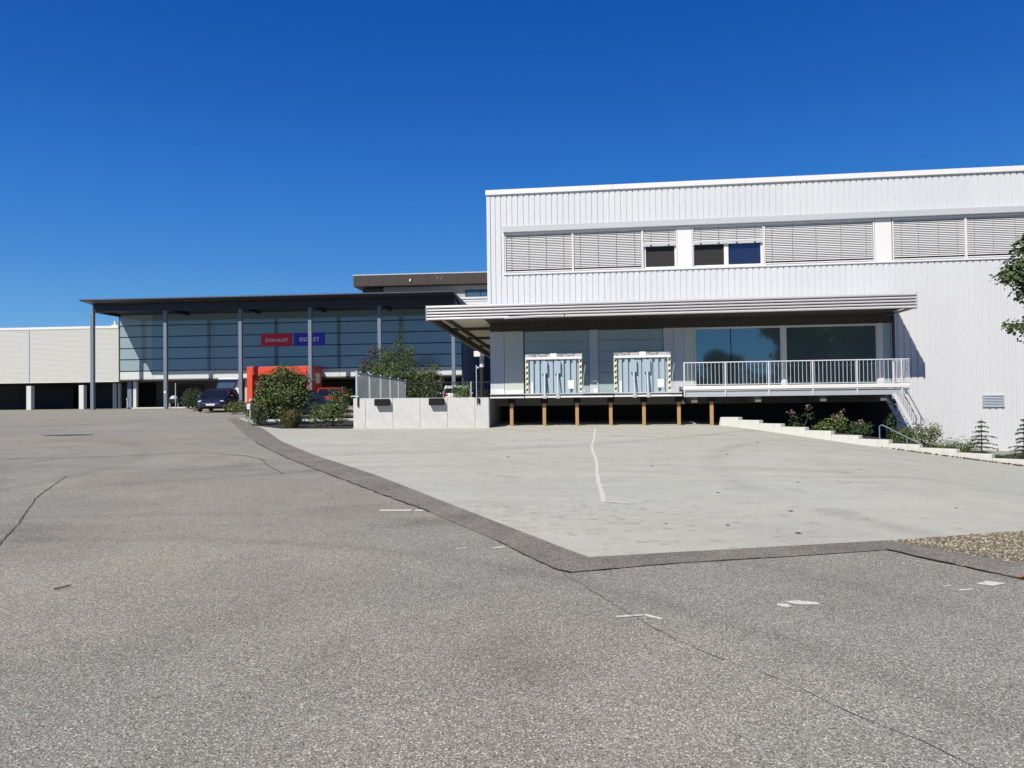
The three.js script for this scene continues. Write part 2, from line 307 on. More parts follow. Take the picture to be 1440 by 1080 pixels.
{
  const g = new THREE.IcosahedronGeometry(1, 0), m = new THREE.InstancedMesh(g, std([1, 1, 1], 0.95), 8000), mt = new THREE.Matrix4(), c = new THREE.Color(); let k = 0;
  while (k < 8000) { const x = rr(3.66, 7.5), z = rr(-8.6, -5.2); if (!inside(gravelPoly, x, z)) continue; const s = rr(0.006, 0.014);
    mt.compose(V(x, H(x, z) + s * 0.3, z), new THREE.Quaternion().setFromEuler(new THREE.Euler(rr(0, 6), rr(0, 6), rr(0, 6))), V(s * rr(0.8, 1.5), s * rr(0.5, 0.9), s)); m.setMatrixAt(k, mt);
    const v = rr(0.12, 0.44); m.setColorAt(k++, c.setRGB(v * 1.1, v * rr(0.86, 0.98), v * rr(0.5, 0.75))); }
  m.name = 'pebbles'; m.castShadow = m.receiveShadow = true; m.userData = { kind: 'stuff', label: 'loose brown and yellow pebbles on the gravel patch', category: 'pebbles' }; scene.add(m);
}
// joints, cracks, painted marks
const off = (pl, d) => pl.map(([x, z]) => [x + d, z + d]);
struct('asphalt_crack', [ribbon(outerEdge.slice(2, 6), 0.026, 0.0125, 0.75), ribbon(outerEdge.slice(6, 9), 0.016, 0.0125, 0.8), ribbon([[0.47, -6.47], [0.9, -6.6]], 0.013, 0.0125, 0.8), ribbon([[1.1, -6.66], [2.2, -6.9]], 0.008, 0.0125, 0.8), ribbon([[3.46, -7.17], [3.75, -6.57]], 0.032, 0.014, 0.5), ribbon([[3.78, -6.5], [3.98, -6.09], [4.4, -5.3]], 0.016, 0.014, 0.7)], M.tarAndShade, 'dark open joint and painted step shadow along the outer edge of the seam');  // widest ribbon, at the right, paints in the shadow of a small step
struct('asphalt_crack', ribbon([[-4.9, -6.9], [-5.31, -7.97], [-5.8, -9.0], [-6.45, -10.25], [-6.95, -11.2], [-7.33, -12.08], [-7.75, -13.1], [-8.14, -14.0]], 0.016, 0.006, 0.6), M.patch, 'dark tarred crack in the left asphalt');
struct('asphalt_crack', ribbon([[0.40, -6.47], [0.77, -5.37], [0.99, -4.77], [1.17, -4.46], [1.44, -4.08], [1.60, -3.69], [1.79, -3.39], [1.95, -3.0]], 0.005, 0.005, 0.9), M.patch, 'fine crack running from the corner of the seam');
struct('asphalt_crack', ribbon([[-5.55, -16.95], [-4.9, -15.4], [-4.13, -13.9]], 0.02, 0.006, 0.5), M.patch, 'short crack beside the seam at left');
struct('asphalt_crack', ribbon([[-11.5, -17.5], [-9.4, -17.9], [-7.5, -18.6], [-6.2, -17.7], [-5.3, -16.6]], 0.03, 0.006, 0.6), M.patch, 'curved crack across the left asphalt');
{ const p = []; for (let i = 0; i < 22; i++) { const a = i / 22 * 6.283; p.push([-15.2 + Math.cos(a) * (0.82 + 0.1 * vnoise(i, 1)), -26.3 + Math.sin(a) * (0.3 + 0.08 * vnoise(i, 5))]); } struct('painted_hollow_shade', drape(p, 0.5, 0.006), M.tarAndShade, 'dark oval painted as the shade of a hollow in the far left asphalt'); }  // shade of a dip in the ground, laid on as a dark oval
const quad = (pts) => drape(pts, 0.3, 0.0045);
function strip(x0, z0, x1, z1, w) { const dx = x1 - x0, dz = z1 - z0, L = Math.hypot(dx, dz), n = 5, a = [], b = []; for (let i = 0; i <= n; i++) { const t = i / n, k = w / 2 * rr(0.7, 1.1); a.push([x0 + dx * t - dz / L * k, z0 + dz * t + dx / L * k]); b.push([x0 + dx * t + dz / L * k, z0 + dz * t - dx / L * k]); } return quad([...a, ...b.reverse()]); }
const mark = (l, ...g) => struct('painted_mark', g, M.paint, l);
mark('white painted dash on the asphalt left of the seam', strip(-1.70, -9.78, -1.29, -9.76, 0.11), strip(-1.25, -9.76, -1.08, -9.74, 0.10));
mark('small worn white dash beside the seam', strip(-0.56, -7.46, -0.46, -7.5, 0.04), strip(-0.20, -7.47, -0.09, -7.53, 0.05));
mark('white painted angle below the corner of the seam', strip(0.69, -5.25, 0.87, -5.28, 0.035), strip(0.885, -5.29, 0.985, -5.185, 0.04));
mark('white painted dash in the right foreground', quad([[1.85, -5.47], [1.87, -5.50], [1.94, -5.5], [1.945, -5.43], [1.90, -5.41]]), quad([[1.945, -5.56], [2.05, -5.58], [2.17, -5.52], [2.155, -5.47], [2.02, -5.475], [1.96, -5.52]]));
mark('white painted blob near the gravel patch', quad([[3.56, -5.96], [3.70, -6.05], [3.80, -5.97], [3.66, -5.90]]));
mark('two faint white dashes beside the blob', strip(3.27, -5.90, 3.35, -5.93, 0.02), strip(3.33, -5.79, 3.45, -5.82, 0.03));
struct('painted_line', [ribbon([[2.81, -26.19], [2.45, -23.06], [2.28, -21.6], [2.13, -20.4], [1.97, -19.2], [1.83, -17.67], [1.74, -16.2], [1.60, -14.67], [1.46, -13.4], [1.35, -12.11], [1.30, -11.4], [1.26, -10.9], [1.19, -10.22]], 0.062, 0.008, 0.16), ribbon([[1.17, -10.25], [1.30, -10.23], [1.38, -10.15], [1.56, -10.05]], 0.075, 0.009, 0.2)], M.paint, 'wavering white painted line across the concrete yard');
struct('bed_kerb', box(-11.6, -5.98, 0.4, 0.80, -34.1, -33.9), M.kerb, 'pale kerb at the back of the mulched bed');
struct('planting_bed', drape([[-8.65, -28.75], [-5.95, -28.05], [-5.9, -40], [-13, -40], [-13.2, -38.6], [-10.1, -30.6]], 0.5, 0.03), M.mulch, 'dark mulched planting bed behind the yard');
const bedH = (x, z) => { const dx = x - C0[0], dz = z - C0[1], t = dx * WD[0] + dz * WD[1], s = dx * WD[1] - dz * WD[0]; return 0.76 - 0.118 * t - 0.085 * Math.max(0, s); };
struct('planting_bed', drape([wl(-0.2, 0.1), wl(14, 0.1), wl(14, 16), wl(6.4, 9.2), [14.45, -28.3], [7.9, -29.2]], 0.5, 0, (x, z) => [x, z], bedH), M.soil, 'bare soil bed between the stepped wall and white hall');

// ================= WHITE WAREHOUSE =================
const AW = -0.12392, WH = thing('warehouse', 'large white ribbed metal warehouse with loading bays and blinds', 'warehouse', [0, 0, -30.3], AW);
{
  const P = (n, g, m, par = WH) => mesh(n, g, m, par);
  // structure behind the skin
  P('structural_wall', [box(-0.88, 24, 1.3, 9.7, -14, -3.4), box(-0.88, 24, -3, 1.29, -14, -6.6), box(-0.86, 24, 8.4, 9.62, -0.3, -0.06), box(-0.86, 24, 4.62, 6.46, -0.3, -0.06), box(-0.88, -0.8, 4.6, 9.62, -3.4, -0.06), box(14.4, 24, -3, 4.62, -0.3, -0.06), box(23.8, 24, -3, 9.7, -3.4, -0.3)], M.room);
  P('roof', box(-0.9, 24, 9.62, 9.7, -14, -0.02), M.hood);
  P('floor_slab', [box(-0.86, 14.3, 1.30, 1.72, -6.6, -0.02), box(-0.7, 23.8, 4.4, 4.6, -3.4, -0.32), box(-0.7, 23.8, 6.2, 6.44, -3.4, -0.32), box(-0.7, 23.8, 8.4, 8.5, -3.4, -0.32)], M.room);
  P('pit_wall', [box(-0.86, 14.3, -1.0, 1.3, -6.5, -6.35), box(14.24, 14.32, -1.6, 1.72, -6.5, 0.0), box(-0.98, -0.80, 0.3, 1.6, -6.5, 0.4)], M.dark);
  // ribbed cladding sheets
  const pitch = 0.224, pr = ribs(0, 5, pitch, 0.168, 0.012, 0.036);
  const gA = sweepV(pr, 8.36, 9.67), gC = sweepV(pr, 4.9, 6.475), gD = sweepV(pr, -3, 4.9);
  const tones = [M.clad, M.clad2, M.clad3]; for (let i = 0; i < 22; i++) { const u = -0.79 + i * 1.12; const a = P('cladding_sheet', gA, tones[(i * 7 >> 1) % 3]); a.position.x = u; const c = P('cladding_sheet', gC, tones[(i * 5 + 1 >> 1) % 3]); c.position.x = u; if (i < 9) P('cladding_sheet', gD, tones[(i * 3 >> 1) % 3]).position.x = 14.218 + i * 1.12; }
  P('cladding_sheet', sweepV(ribs(-0.79, 2, pitch, 0.168, 0.012, 0.036).concat([[-0.27, 0]]), 6.475, 8.36), M.clad);
  P('corner_trim', rbox(-0.93, -0.79, 4.9, 9.67, -0.3, 0.045, 0.006), M.white);
  for (let i = 0; i < 5; i++) P('roof_edge_trim', rbox(-0.96 + i * 5, 4.035 + i * 5, 9.655, 9.85, -0.35, 0.11, 0.012), M.bright);
  P('window_hood', rbox(-0.27, 24, 8.14, 8.37, -0.05, 0.17, 0.008), M.hood);
  P('window_sill', rbox(-0.27, 24, 6.465, 6.535, -0.1, 0.085, 0.006), M.bright);
  P('window_pier', box(-0.27, -0.235, 6.54, 8.14, -0.12, 0.03), M.white);
  // glazing behind the blinds
  for (const [a, b] of [[-0.235, 2.45], [2.47, 5.12], [9.71, 13.70], [14.33, 16.89], [16.91, 19.62], [19.64, 24]]) P('ribbon_window', box(a, b, 6.54, 8.14, -0.2, -0.17), M.dkglass);
  for (const [a, b] of [[6.48, 7.03], [13.72, 14.31]]) P('window_panel', rbox(a, b, 6.535, 8.13, -0.16, 0.015, 0.006), M.bright);
  const win = (a, b, mull, panes) => {
    const f = P('window', [box(a, a + 0.09, 6.535, 8.1, -0.19, -0.08), box(b - 0.09, b, 6.535, 8.1, -0.19, -0.08), box(a + 0.09, b - 0.09, 6.535, 6.615, -0.19, -0.08), box(a + 0.09, b - 0.09, 8.0, 8.1, -0.19, -0.08), ...(mull ? [box(mull - 0.08, mull + 0.08, 6.615, 8.0, -0.19, -0.08)] : [])], M.bright);
    for (const [c, d, m] of panes) mesh('pane', box(c, d, 6.615, 8.0, -0.17, -0.15), m, f);
    return f;
  };
  win(5.19, 6.47, 0, [[5.28, 6.38, M.openwin]]); win(7.04, 9.69, 8.32, [[7.13, 8.24, M.openwin], [8.40, 9.60, M.blueglass]]);
  // venetian blinds
  const slatGeo = (w) => { const g = new THREE.BoxGeometry(w, 0.0035, 0.08); g.rotateX(0.84); return g; };
  const blind = (a, b, bottom, cords) => {
    const p = 0.0665, h = P('blind', [box(a + 0.02, b - 0.02, 8.06, 8.13, -0.06, 0.0)], M.slat), g = slatGeo(b - a - 0.06);
    const n = Math.floor((8.05 - bottom) / p);
    for (let i = 0; i < n; i++) { const s = mesh('slat', g, M.slat, h); s.position.set((a + b) / 2, 8.03 - i * p, -0.03); s.rotation.x = rr(-0.03, 0.03) + (i > n * 0.6 && bottom < 7 ? -0.12 * (i / n - 0.6) : 0); s.rotation.z = rr(-0.0007, 0.0007); }
    mesh('bottom_rail', bottom < 7 ? box(a + 0.03, b - 0.03, bottom - 0.03, bottom + 0.01, -0.07, 0.0) : box(a + 0.02, b - 0.02, bottom - 0.04, bottom + 0.09, -0.07, 0.02), bottom < 7 ? M.slat : M.hood, h);
    for (const c of cords) mesh('cord', box(c - 0.006, c + 0.006, bottom, 8.06, 0.012, 0.018), M.cord, h);
    if (bottom > 7) for (const c of cords) mesh('rail_clip', box(c - 0.03, c + 0.03, bottom - 0.03, bottom + 0.01, 0.02, 0.045), M.rubber, h);
    for (const x of [a, b]) mesh('guide_rail', box(x - 0.018, x + 0.018, 6.54, 8.13, -0.05, 0.03), M.bright, h);
  };
  blind(-0.2, 2.44, 6.60, [0.05, 0.73, 1.42, 2.1]); blind(2.48, 5.13, 6.60, [2.75, 3.45, 4.15, 4.85]); blind(5.17, 6.45, 7.44, [5.48, 6.15]);
  blind(7.06, 9.68, 7.44, [7.36, 8.03, 8.7, 9.37]); blind(9.73, 13.68, 6.60, [10.0, 10.75, 11.6, 12.5, 13.4]); blind(14.36, 16.88, 6.60, [14.65, 15.25, 15.95, 16.6]); blind(16.92, 19.6, 6.60, [17.2, 17.85, 18.6, 19.3]); blind(19.66, 22.4, 6.6, [20, 21]);
  // wall of the loading bays
  P('band', sweepV(ribs(-0.85, 136, 0.1116, 0.07, 0.012, 0.02, 0.02), 4.235, 4.62), M.brown);
  P('painted_sun_strip', [rbox(-0.85, -0.30, 1.73, 1.965, 0.02, 0.045, 0.006), rbox(-0.28, 0.47, 1.73, 1.92, 0.03, 0.055, 0.006)], M.bright); P('wall_panel', rbox(-0.85, -0.30, 1.72, 4.23, -0.08, 0.02, 0.006), M.lilac); P('wall_panel', rbox(-0.285, 0.47, 1.72, 4.23, -0.08, 0.03, 0.006), M.greyp);  // white foot strips put the sun on the wall base into colour
  const dockDoor = (a, b) => { const d = P('dock_door', box(a - 0.02, b + 0.02, 1.72, 4.23, -0.16, -0.10), M.door); for (let i = 0; i < 6; i++) mesh('door_section', rbox(a, b, 1.73 + i * 0.416, 1.73 + (i + 1) * 0.416 - 0.008, -0.1, -0.05, 0.008), M.door, d); };
  dockDoor(0.5, 3.04); dockDoor(3.40, 5.88);
  P('door_post', [rbox(3.05, 3.39, 1.72, 4.23, -0.12, 0.0, 0.006)], M.lilac); P('door_post', rbox(0.47, 0.50, 1.72, 4.23, -0.12, 0.0, 0.004), M.navySteel); P('door_post', rbox(3.20, 3.36, 1.74, 1.95, 0.0, 0.02, 0.004), M.bright);
  for (let i = 0; i < 3; i++) P('wall_panel', rbox(5.895 + i * 0.385, 5.895 + (i + 1) * 0.385 - 0.006, 1.72, 4.23, -0.08, 0.02, 0.008), i === 2 ? M.greyp : M.lilac);
  const dw = (n, a, b, mull) => {
    const f = P('display_window', [box(a - 0.05, a, 1.85, 4.22, -0.14, 0.0), box(b, b + 0.05, 1.85, 4.22, -0.14, 0.0), box(a, b, 4.15, 4.22, -0.14, 0.0), box(a, b, 1.85, 1.92, -0.14, 0.0)], M.frame);
    const cuts = mull ? [a, mull, b] : [a, b];
    for (let i = 0; i + 1 < cuts.length; i++) mesh('pane', box(cuts[i] + (i ? 0.012 : 0), cuts[i + 1] - (i + 2 < cuts.length ? 0.012 : 0), 1.92, 4.15, -0.10, -0.08), M.coated, f);
    if (mull) mesh('mullion', box(mull - 0.012, mull + 0.012, 1.92, 4.15, -0.12, -0.06), M.rubber, f);
  };
  dw(0, 7.11, 10.25, 8.43); dw(1, 10.47, 13.70, 0);
  P('window_post', rbox(10.30, 10.42, 1.72, 4.23, -0.14, 0.03, 0.008), M.frame); P('window_post', rbox(13.75, 13.93, 1.72, 4.23, -0.14, 0.03, 0.008), M.frame);
  P('window_plinth', box(7.06, 13.75, 1.72, 1.848, -0.14, 0.01), M.frame);
  P('wall_panel', rbox(13.94, 14.20, 1.72, 4.23, -0.08, 0.0, 0.006), M.door); P('downpipe', bar([14.28, -1.4, 0.05], [14.28, 4.5, 0.05], 0.05, 10), M.navySteel);
  // canopy
  const can = P('canopy', [box(-2.80, 14.22, 4.93, 5.0, -0.0, 2.25), box(-2.80, -0.94, 4.93, 5.0, -13.2, -0.0)], M.hood);
  const rail = (y0, y1, zz) => [[y0, zz - 0.06], [y0 + 0.004, zz - 0.01], [y0 + 0.012, zz + 0.008], [(y0 + y1) / 2, zz + 0.018], [y1 - 0.012, zz + 0.008], [y1 - 0.004, zz - 0.01], [y1, zz - 0.06]];
  const FZ = 2.3, ys = [[4.515, 4.60], [4.635, 4.705], [4.74, 4.81], [4.845, 4.915], [4.95, 5.05]];
  ys.forEach(([a, b], i) => { if (i) mesh('fascia_rail', sweepH(rail(a, b, FZ + (i === 4 ? 0.03 : 0)), -2.85, 14.27), M.ribbed, can); });
  mesh('fascia_rail', sweepH(rail(4.52, 4.605, FZ), -2.85, 0.2), M.ribbed, can); mesh('fascia_rail', sweepH(rail(4.52, 4.605, FZ), 2.25, 14.27), M.ribbed, can);
  { const b1 = mesh('fascia_rail', sweepH(rail(-0.043, 0.04, 0), -0.7, 0.7), M.ribbed, can); b1.position.set(0.72, 4.545, FZ + 0.02); b1.rotation.set(0.25, 0.012, 0.022); b1.userData.label = 'bent lower fascia rail torn by a lorry';
    const b2 = mesh('fascia_rail', sweepH(rail(-0.043, 0.04, 0), -0.5, 0.5), M.ribbed, can); b2.position.set(1.72, 4.57, FZ + 0.05); b2.rotation.set(-0.3, -0.03, -0.02); }
  mesh('end_plate', [rbox(14.268, 14.30, 4.50, 5.06, 2.10, 2.335, 0.006), rbox(-2.885, -2.853, 4.50, 5.06, 2.10, 2.335, 0.006)], M.hood, can); mesh('fascia_back', [box(-2.82, 14.24, 4.52, 4.95, 2.16, 2.22)], M.dark, can);
  for (const [a, b] of ys) mesh('fascia_rail', box(-2.875, -2.84, a, b, -2, FZ), M.ribbed, can);
  for (const [a, b] of ys) mesh('fascia_rail', box(14.24, 14.285, a, b, 0.06, FZ), M.ribbed, can);
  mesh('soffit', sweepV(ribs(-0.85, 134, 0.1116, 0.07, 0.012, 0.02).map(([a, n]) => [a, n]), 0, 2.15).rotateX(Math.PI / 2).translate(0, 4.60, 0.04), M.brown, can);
  // open soffit left of the corner: cream panels between dark joists, falling slightly to the back
  const tilt = new THREE.Group(); const sl = 0.042; const fall = (g) => { const p = g.attributes.position; for (let i = 0; i < p.count; i++) p.setY(i, p.getY(i) + sl * (p.getZ(i) - 2.3)); return g; };
  mesh('edge_beam', fall(box(-2.80, -2.66, 4.50, 4.72, -13.2, 2.2)), M.brown, can); mesh('edge_beam', fall(box(-2.835, -2.805, 4.49, 4.72, -13.2, -2.0)), M.galv, can);
  mesh('edge_beam', fall(box(-2.30, -2.18, 4.58, 4.695, -13.2, 2.2)), M.brown, can);
  for (const z of [1.75, -1.4, -4.6, -7.8, -11.0, -13.1]) mesh('joist', fall(box(-2.62, -0.94, 4.60, 4.70, z - 0.1, z + 0.1)), M.brown, can);
  for (const [z0, z1] of [[-1.28, 1.63], [-4.48, -1.52], [-7.68, -4.72], [-10.88, -7.92], [-13, -11.12]]) mesh('soffit_panel', fall(box(-2.62, -0.94, 4.70, 4.74, z0, z1)), M.soffit, can);
  
  P('column', [bar([-3.0, 0.6, -11.0], [-3.0, 3.3, -11.0], 0.13, 14)], M.black); P('column', [bar([-3.0, 3.3, -11.0], [-3.0, 4.2, -11.0], 0.135, 14)], M.white); P('column', rbox(-3.35, -3.0, 3.85, 4.15, -10.9, -10.5, 0.02), M.bright);
  // louvre
  const v = P('vent', [box(17.34, 18.06, 1.45, 1.50, 0.02, 0.09), box(17.34, 18.06, 1.06, 1.10, 0.02, 0.09), box(17.34, 17.38, 1.10, 1.45, 0.02, 0.09), box(18.02, 18.06, 1.10, 1.45, 0.02, 0.09), box(17.38, 18.02, 1.10, 1.45, 0.02, 0.04)], M.galv);
  for (let i = 0; i < 6; i++) { const s = mesh('louvre_slat', new THREE.BoxGeometry(0.64, 0.005, 0.065).rotateX(0.75), M.steel, v); s.position.set(17.70, 1.13 + i * 0.057, 0.07); }
  // small wall bracket lights under the soffit
  P('wall_lamp', rbox(13.55, 13.85, 4.40, 4.47, 1.2, 1.5, 0.01), M.black);
}

// loading dock with timber buffers
{
  const D = thing('loading_dock', 'concrete loading dock platform on timber posts below the bay doors', 'loading dock', [0, 0, -30.3], AW);
  const P = (n, g, m) => mesh(n, g, m, D);
  P('deck', box(-0.53, 6.36, 1.722, 1.76, 0.05, 2.2), M.concWall);
  P('deck_edge', [rbox(-0.53, 0.72, 1.60, 1.655, 2.1, 2.3, 0.008), rbox(2.85, 3.94, 1.60, 1.655, 2.1, 2.3, 0.008), rbox(6.02, 6.36, 1.60, 1.655, 2.1, 2.3, 0.008)], M.bright);
  P('deck_edge', [rbox(-0.53, 0.72, 1.735, 1.765, 2.12, 2.3, 0.006), rbox(2.85, 3.94, 1.735, 1.765, 2.12, 2.3, 0.006)], M.steel);
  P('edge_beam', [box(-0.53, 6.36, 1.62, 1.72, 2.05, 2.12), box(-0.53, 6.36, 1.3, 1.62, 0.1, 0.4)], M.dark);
  for (const u of [0.21, 1.42, 2.62, 3.84, 5.03, 6.27, 7.42]) {
    P('post', rbox(u - 0.062, u + 0.062, 0.4, 1.44, 1.80, 1.92, 0.01), M.wood);
    P('bracket', [rbox(u - 0.13, u + 0.13, 1.40, 1.60, 1.70, 2.02, 0.012)], M.rubber);
  }
  P('dock_light', rbox(2.86, 2.95, 1.78, 1.9, 2.1, 2.25, 0.01), M.steel);
  // higher platform in front of the windows
  P('platform', box(6.42, 14.0, 1.84, 1.95, 0.1, 2.24), M.concWall);
  P('platform_edge', [rbox(6.40, 14.02, 1.815, 1.935, 2.2, 2.3, 0.012)], M.bright);
  P('platform_edge', rbox(6.40, 14.02, 1.775, 1.80, 2.2, 2.27, 0.006), M.bright);
  const us = [6.44, 7.86, 9.34, 10.82, 12.29, 13.75, 14.01];
  for (let i = 0; i + 1 < us.length; i++) P('apron_panel', rbox(us[i] + 0.025, us[i + 1] - 0.02, 1.565, 1.77, 2.17, 2.22, 0.006), M.galv);
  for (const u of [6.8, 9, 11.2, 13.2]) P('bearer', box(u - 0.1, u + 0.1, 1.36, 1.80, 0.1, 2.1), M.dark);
}
function leveller(u0, u1, label) {
  const w = u1 - u0, L = thing('dock_leveller', label, 'dock leveller', [0, 0, -30.3], AW, 'dock levellers standing raised at the bay doors');
  const B = mesh('lip_plate', [box(u0 + 0.14, u1 - 0.14, 1.72, 3.0, 1.86, 1.9)], M.leveller, L);
  for (let i = 0; i < 8; i++) { const a = u0 + 0.15 + i * (w - 0.3) / 8; if (i !== 3) mesh('stiffener', rbox(a + 0.02, a + (w - 0.3) / 8 - 0.07, 1.72, 3.0, 1.9, 1.99, 0.008), M.leveller, L); else mesh('stiffener', rbox(a + 0.0, a + (w - 0.3) / 8 - 0.03, 1.72, 3.0, 1.9, 1.97, 0.008), M.leveller, L); }
  mesh('top_bar', rbox(u0, u1, 3.0, 3.085, 1.9, 2.05, 0.012), M.bright, L); mesh('hinge_plate', box(u0, u1, 3.085, 3.2, 1.95, 1.98), M.wornSteel, L); mesh('hinge_block', rbox(u0 + 0.92, u0 + 1.16, 3.06, 3.22, 1.97, 2.03, 0.008), M.bright, L);
  for (const a of [u0, u1 - 0.12]) { mesh('marker_strip', rbox(a, a + 0.11, 1.78, 2.99, 1.88, 2.02, 0.006), M.yellow, L); for (let i = 0; i < 6; i++) mesh('marker_stripe', new THREE.BoxGeometry(0.062, 0.088, 0.004).applyMatrix4(new THREE.Matrix4().makeShear(0, 0, 0.35, 0, 0, 0)).translate(a + 0.062, 1.9 + i * 0.205, 2.024), M.black, L); }
  for (const k of [0.71, 1.19]) { const c = u0 + k; mesh('cylinder', [rbox(c - 0.11, c + 0.11, 2.48, 2.93, 1.99, 2.12, 0.012)], M.leveller, L); mesh('leg', bar([c + 0.02, 1.60, 2.26], [c + 0.0, 2.50, 2.08], 0.042, 10), M.galv, L); mesh('foot', rbox(c - 0.05, c + 0.09, 1.57, 1.70, 2.2, 2.34, 0.01), M.galv, L); }
  mesh('notice_plate', box(u0 + 1.55, u0 + 1.78, 1.92, 2.23, 2.0, 2.008), M.bright, L); mesh('notice_plate', box(u0 + 0.2, u0 + 0.28, 1.74, 2.18, 1.995, 2.003), M.bright, L);
  mesh('base_beam', [rbox(u0, u1 + 0.02, 1.60, 1.66, 2.1, 2.28, 0.008)], M.bright, L); mesh('base_beam', box(u0 + 0.05, u1 - 0.05, 1.66, 1.73, 1.9, 2.2), M.levDark, L);
  mesh('side_hook', [bar([u1 + 0.02, 1.85, 2.0], [u1 + 0.05, 2.35, 2.02], 0.014, 6), bar([u1 + 0.05, 2.35, 2.02], [u1 + 0.12, 2.78, 2.05], 0.014, 6)], M.galv, L);
}
leveller(0.75, 2.83, 'raised blue-grey dock leveller left of the other, before the bay nearest the corner');
leveller(3.97, 6.00, 'raised blue-grey dock leveller beside the platform railing, before the second bay');
{
  const R = thing('platform_railing', 'white tube railing with thin bars along the window platform', 'railing', [0, 0, -30.3], AW);
  const zf = 2.25, us = [6.44, 7.86, 9.34, 10.82, 12.29, 13.75];
  mesh('top_rail', tube([[6.42, 2.775, zf], [14.03, 2.775, zf], [14.03, 2.775, 0.7]], 0.021, 8, 40), M.white, R); mesh('lower_rail', tube([[6.42, 1.99, zf], [14.03, 1.99, zf], [14.03, 1.99, 0.7]], 0.012, 6, 40), M.white, R);
  for (const u of us) mesh('post', rbox(u - 0.022, u + 0.022, 1.57, 2.77, zf - 0.03, zf + 0.03, 0.005), M.white, R);
  mesh('post', rbox(14.01, 14.05, 1.57, 2.77, 0.68, 0.74, 0.005), M.white, R);
  const g = bar([0, 1.99, 0], [0, 2.76, 0], 0.0085, 6);
  for (let u = 6.57; u < 14.02; u += 0.135) { if (us.some((a) => Math.abs(a - u) < 0.05)) continue; const b = mesh('bar', g, M.white, R); b.position.set(u, 0, zf); }
  for (let z = 0.85; z < 2.2; z += 0.135) { const b = mesh('bar', g, M.white, R); b.position.set(14.03, 0, z); }
}
{
  const S = thing('metal_stair', 'steep metal stair descending from the railed platform to the bed', 'stair', [0, 0, -30.3], AW);
  for (const z of [1.3, 2.24]) mesh('stringer', beam([13.50, 1.58, z], [14.30, 0.02, z], 0.03, 0.13), M.white, S);
  for (let i = 0; i < 7; i++) { const k = (i + 0.5) / 7.4; mesh('tread', rbox(13.50 + 0.8 * k - 0.08, 13.50 + 0.8 * k + 0.1, 1.52 - 1.56 * k, 1.55 - 1.56 * k, 1.32, 2.2, 0.006), M.steel, S); }
  for (const k of [0.2, 0.45, 0.7]) mesh('baluster', bar([13.92 + 0.48 * k, 0.35 + (1 - k) * 0.5, 2.26], [13.92 + 0.48 * k, 1.62 - 0.95 * k, 2.26], 0.009, 6), M.white, S); mesh('handrail', tube([[13.86, 1.72, 2.26], [14.0, 1.50, 2.26], [14.42, 0.66, 2.26], [14.46, 0.57, 2.26], [14.36, 0.52, 2.26], [14.04, 0.56, 2.26]], 0.02, 8), M.colSteel, S);
  mesh('post', bar([14.34, -0.25, 2.26], [14.34, 0.82, 2.26], 0.022, 8), M.colSteel, S); mesh('post', bar([14.26, -0.25, 2.26], [14.26, 0.52, 2.26], 0.02, 8), M.colSteel, S);
}
// stepped wall
{
  const S = thing('stepped_wall', 'low white concrete wall stepping down along the ramp', 'wall', [C0[0], 0, C0[1]], -Math.atan2(WD[1], WD[0]));
  const T = [-0.29, 0.32, 1.14, 1.965, 2.83, 3.71, 4.60, 5.51, 6.39, 7.385, 8.26, 9.2, 10.1, 11, 12], Y = [0.83, 0.735, 0.63, 0.53, 0.43, 0.315, 0.21, 0.10, 0.01, -0.09, -0.2, -0.31, -0.42, -0.53];
  for (let i = 0; i < Y.length; i++) mesh('wall_block', rbox(T[i] + 0.002, T[i + 1] - 0.002, -2, Y[i], -0.24, 0.02, 0.014), M.kerb, S);
  const g = new THREE.BufferGeometry(); mesh('wall_block', [new THREE.CylinderGeometry(0.17, 0.34, 0.9, 4, 1).rotateY(Math.PI / 4).scale(1.15, 1, 0.62).translate(-0.33, 0.375, -0.11)], M.kerb, S);
}
{
  const p = (t, y, s = 0.12) => { const q = wl(t, s); return [q[0], y, q[1]]; };
  const Hh = thing('bent_handrail', 'short bent galvanised handrail beside the stepped wall', 'handrail');
  mesh('rail', tube([p(5.18, 0.15), p(5.18, 0.60), p(5.22, 0.65), p(5.3, 0.63), p(6.4, 0.10)], 0.018, 8, 24), M.colSteel, Hh); mesh('post', bar(p(5.98, -0.1), p(5.98, 0.28), 0.016, 8), M.colSteel, Hh);
}
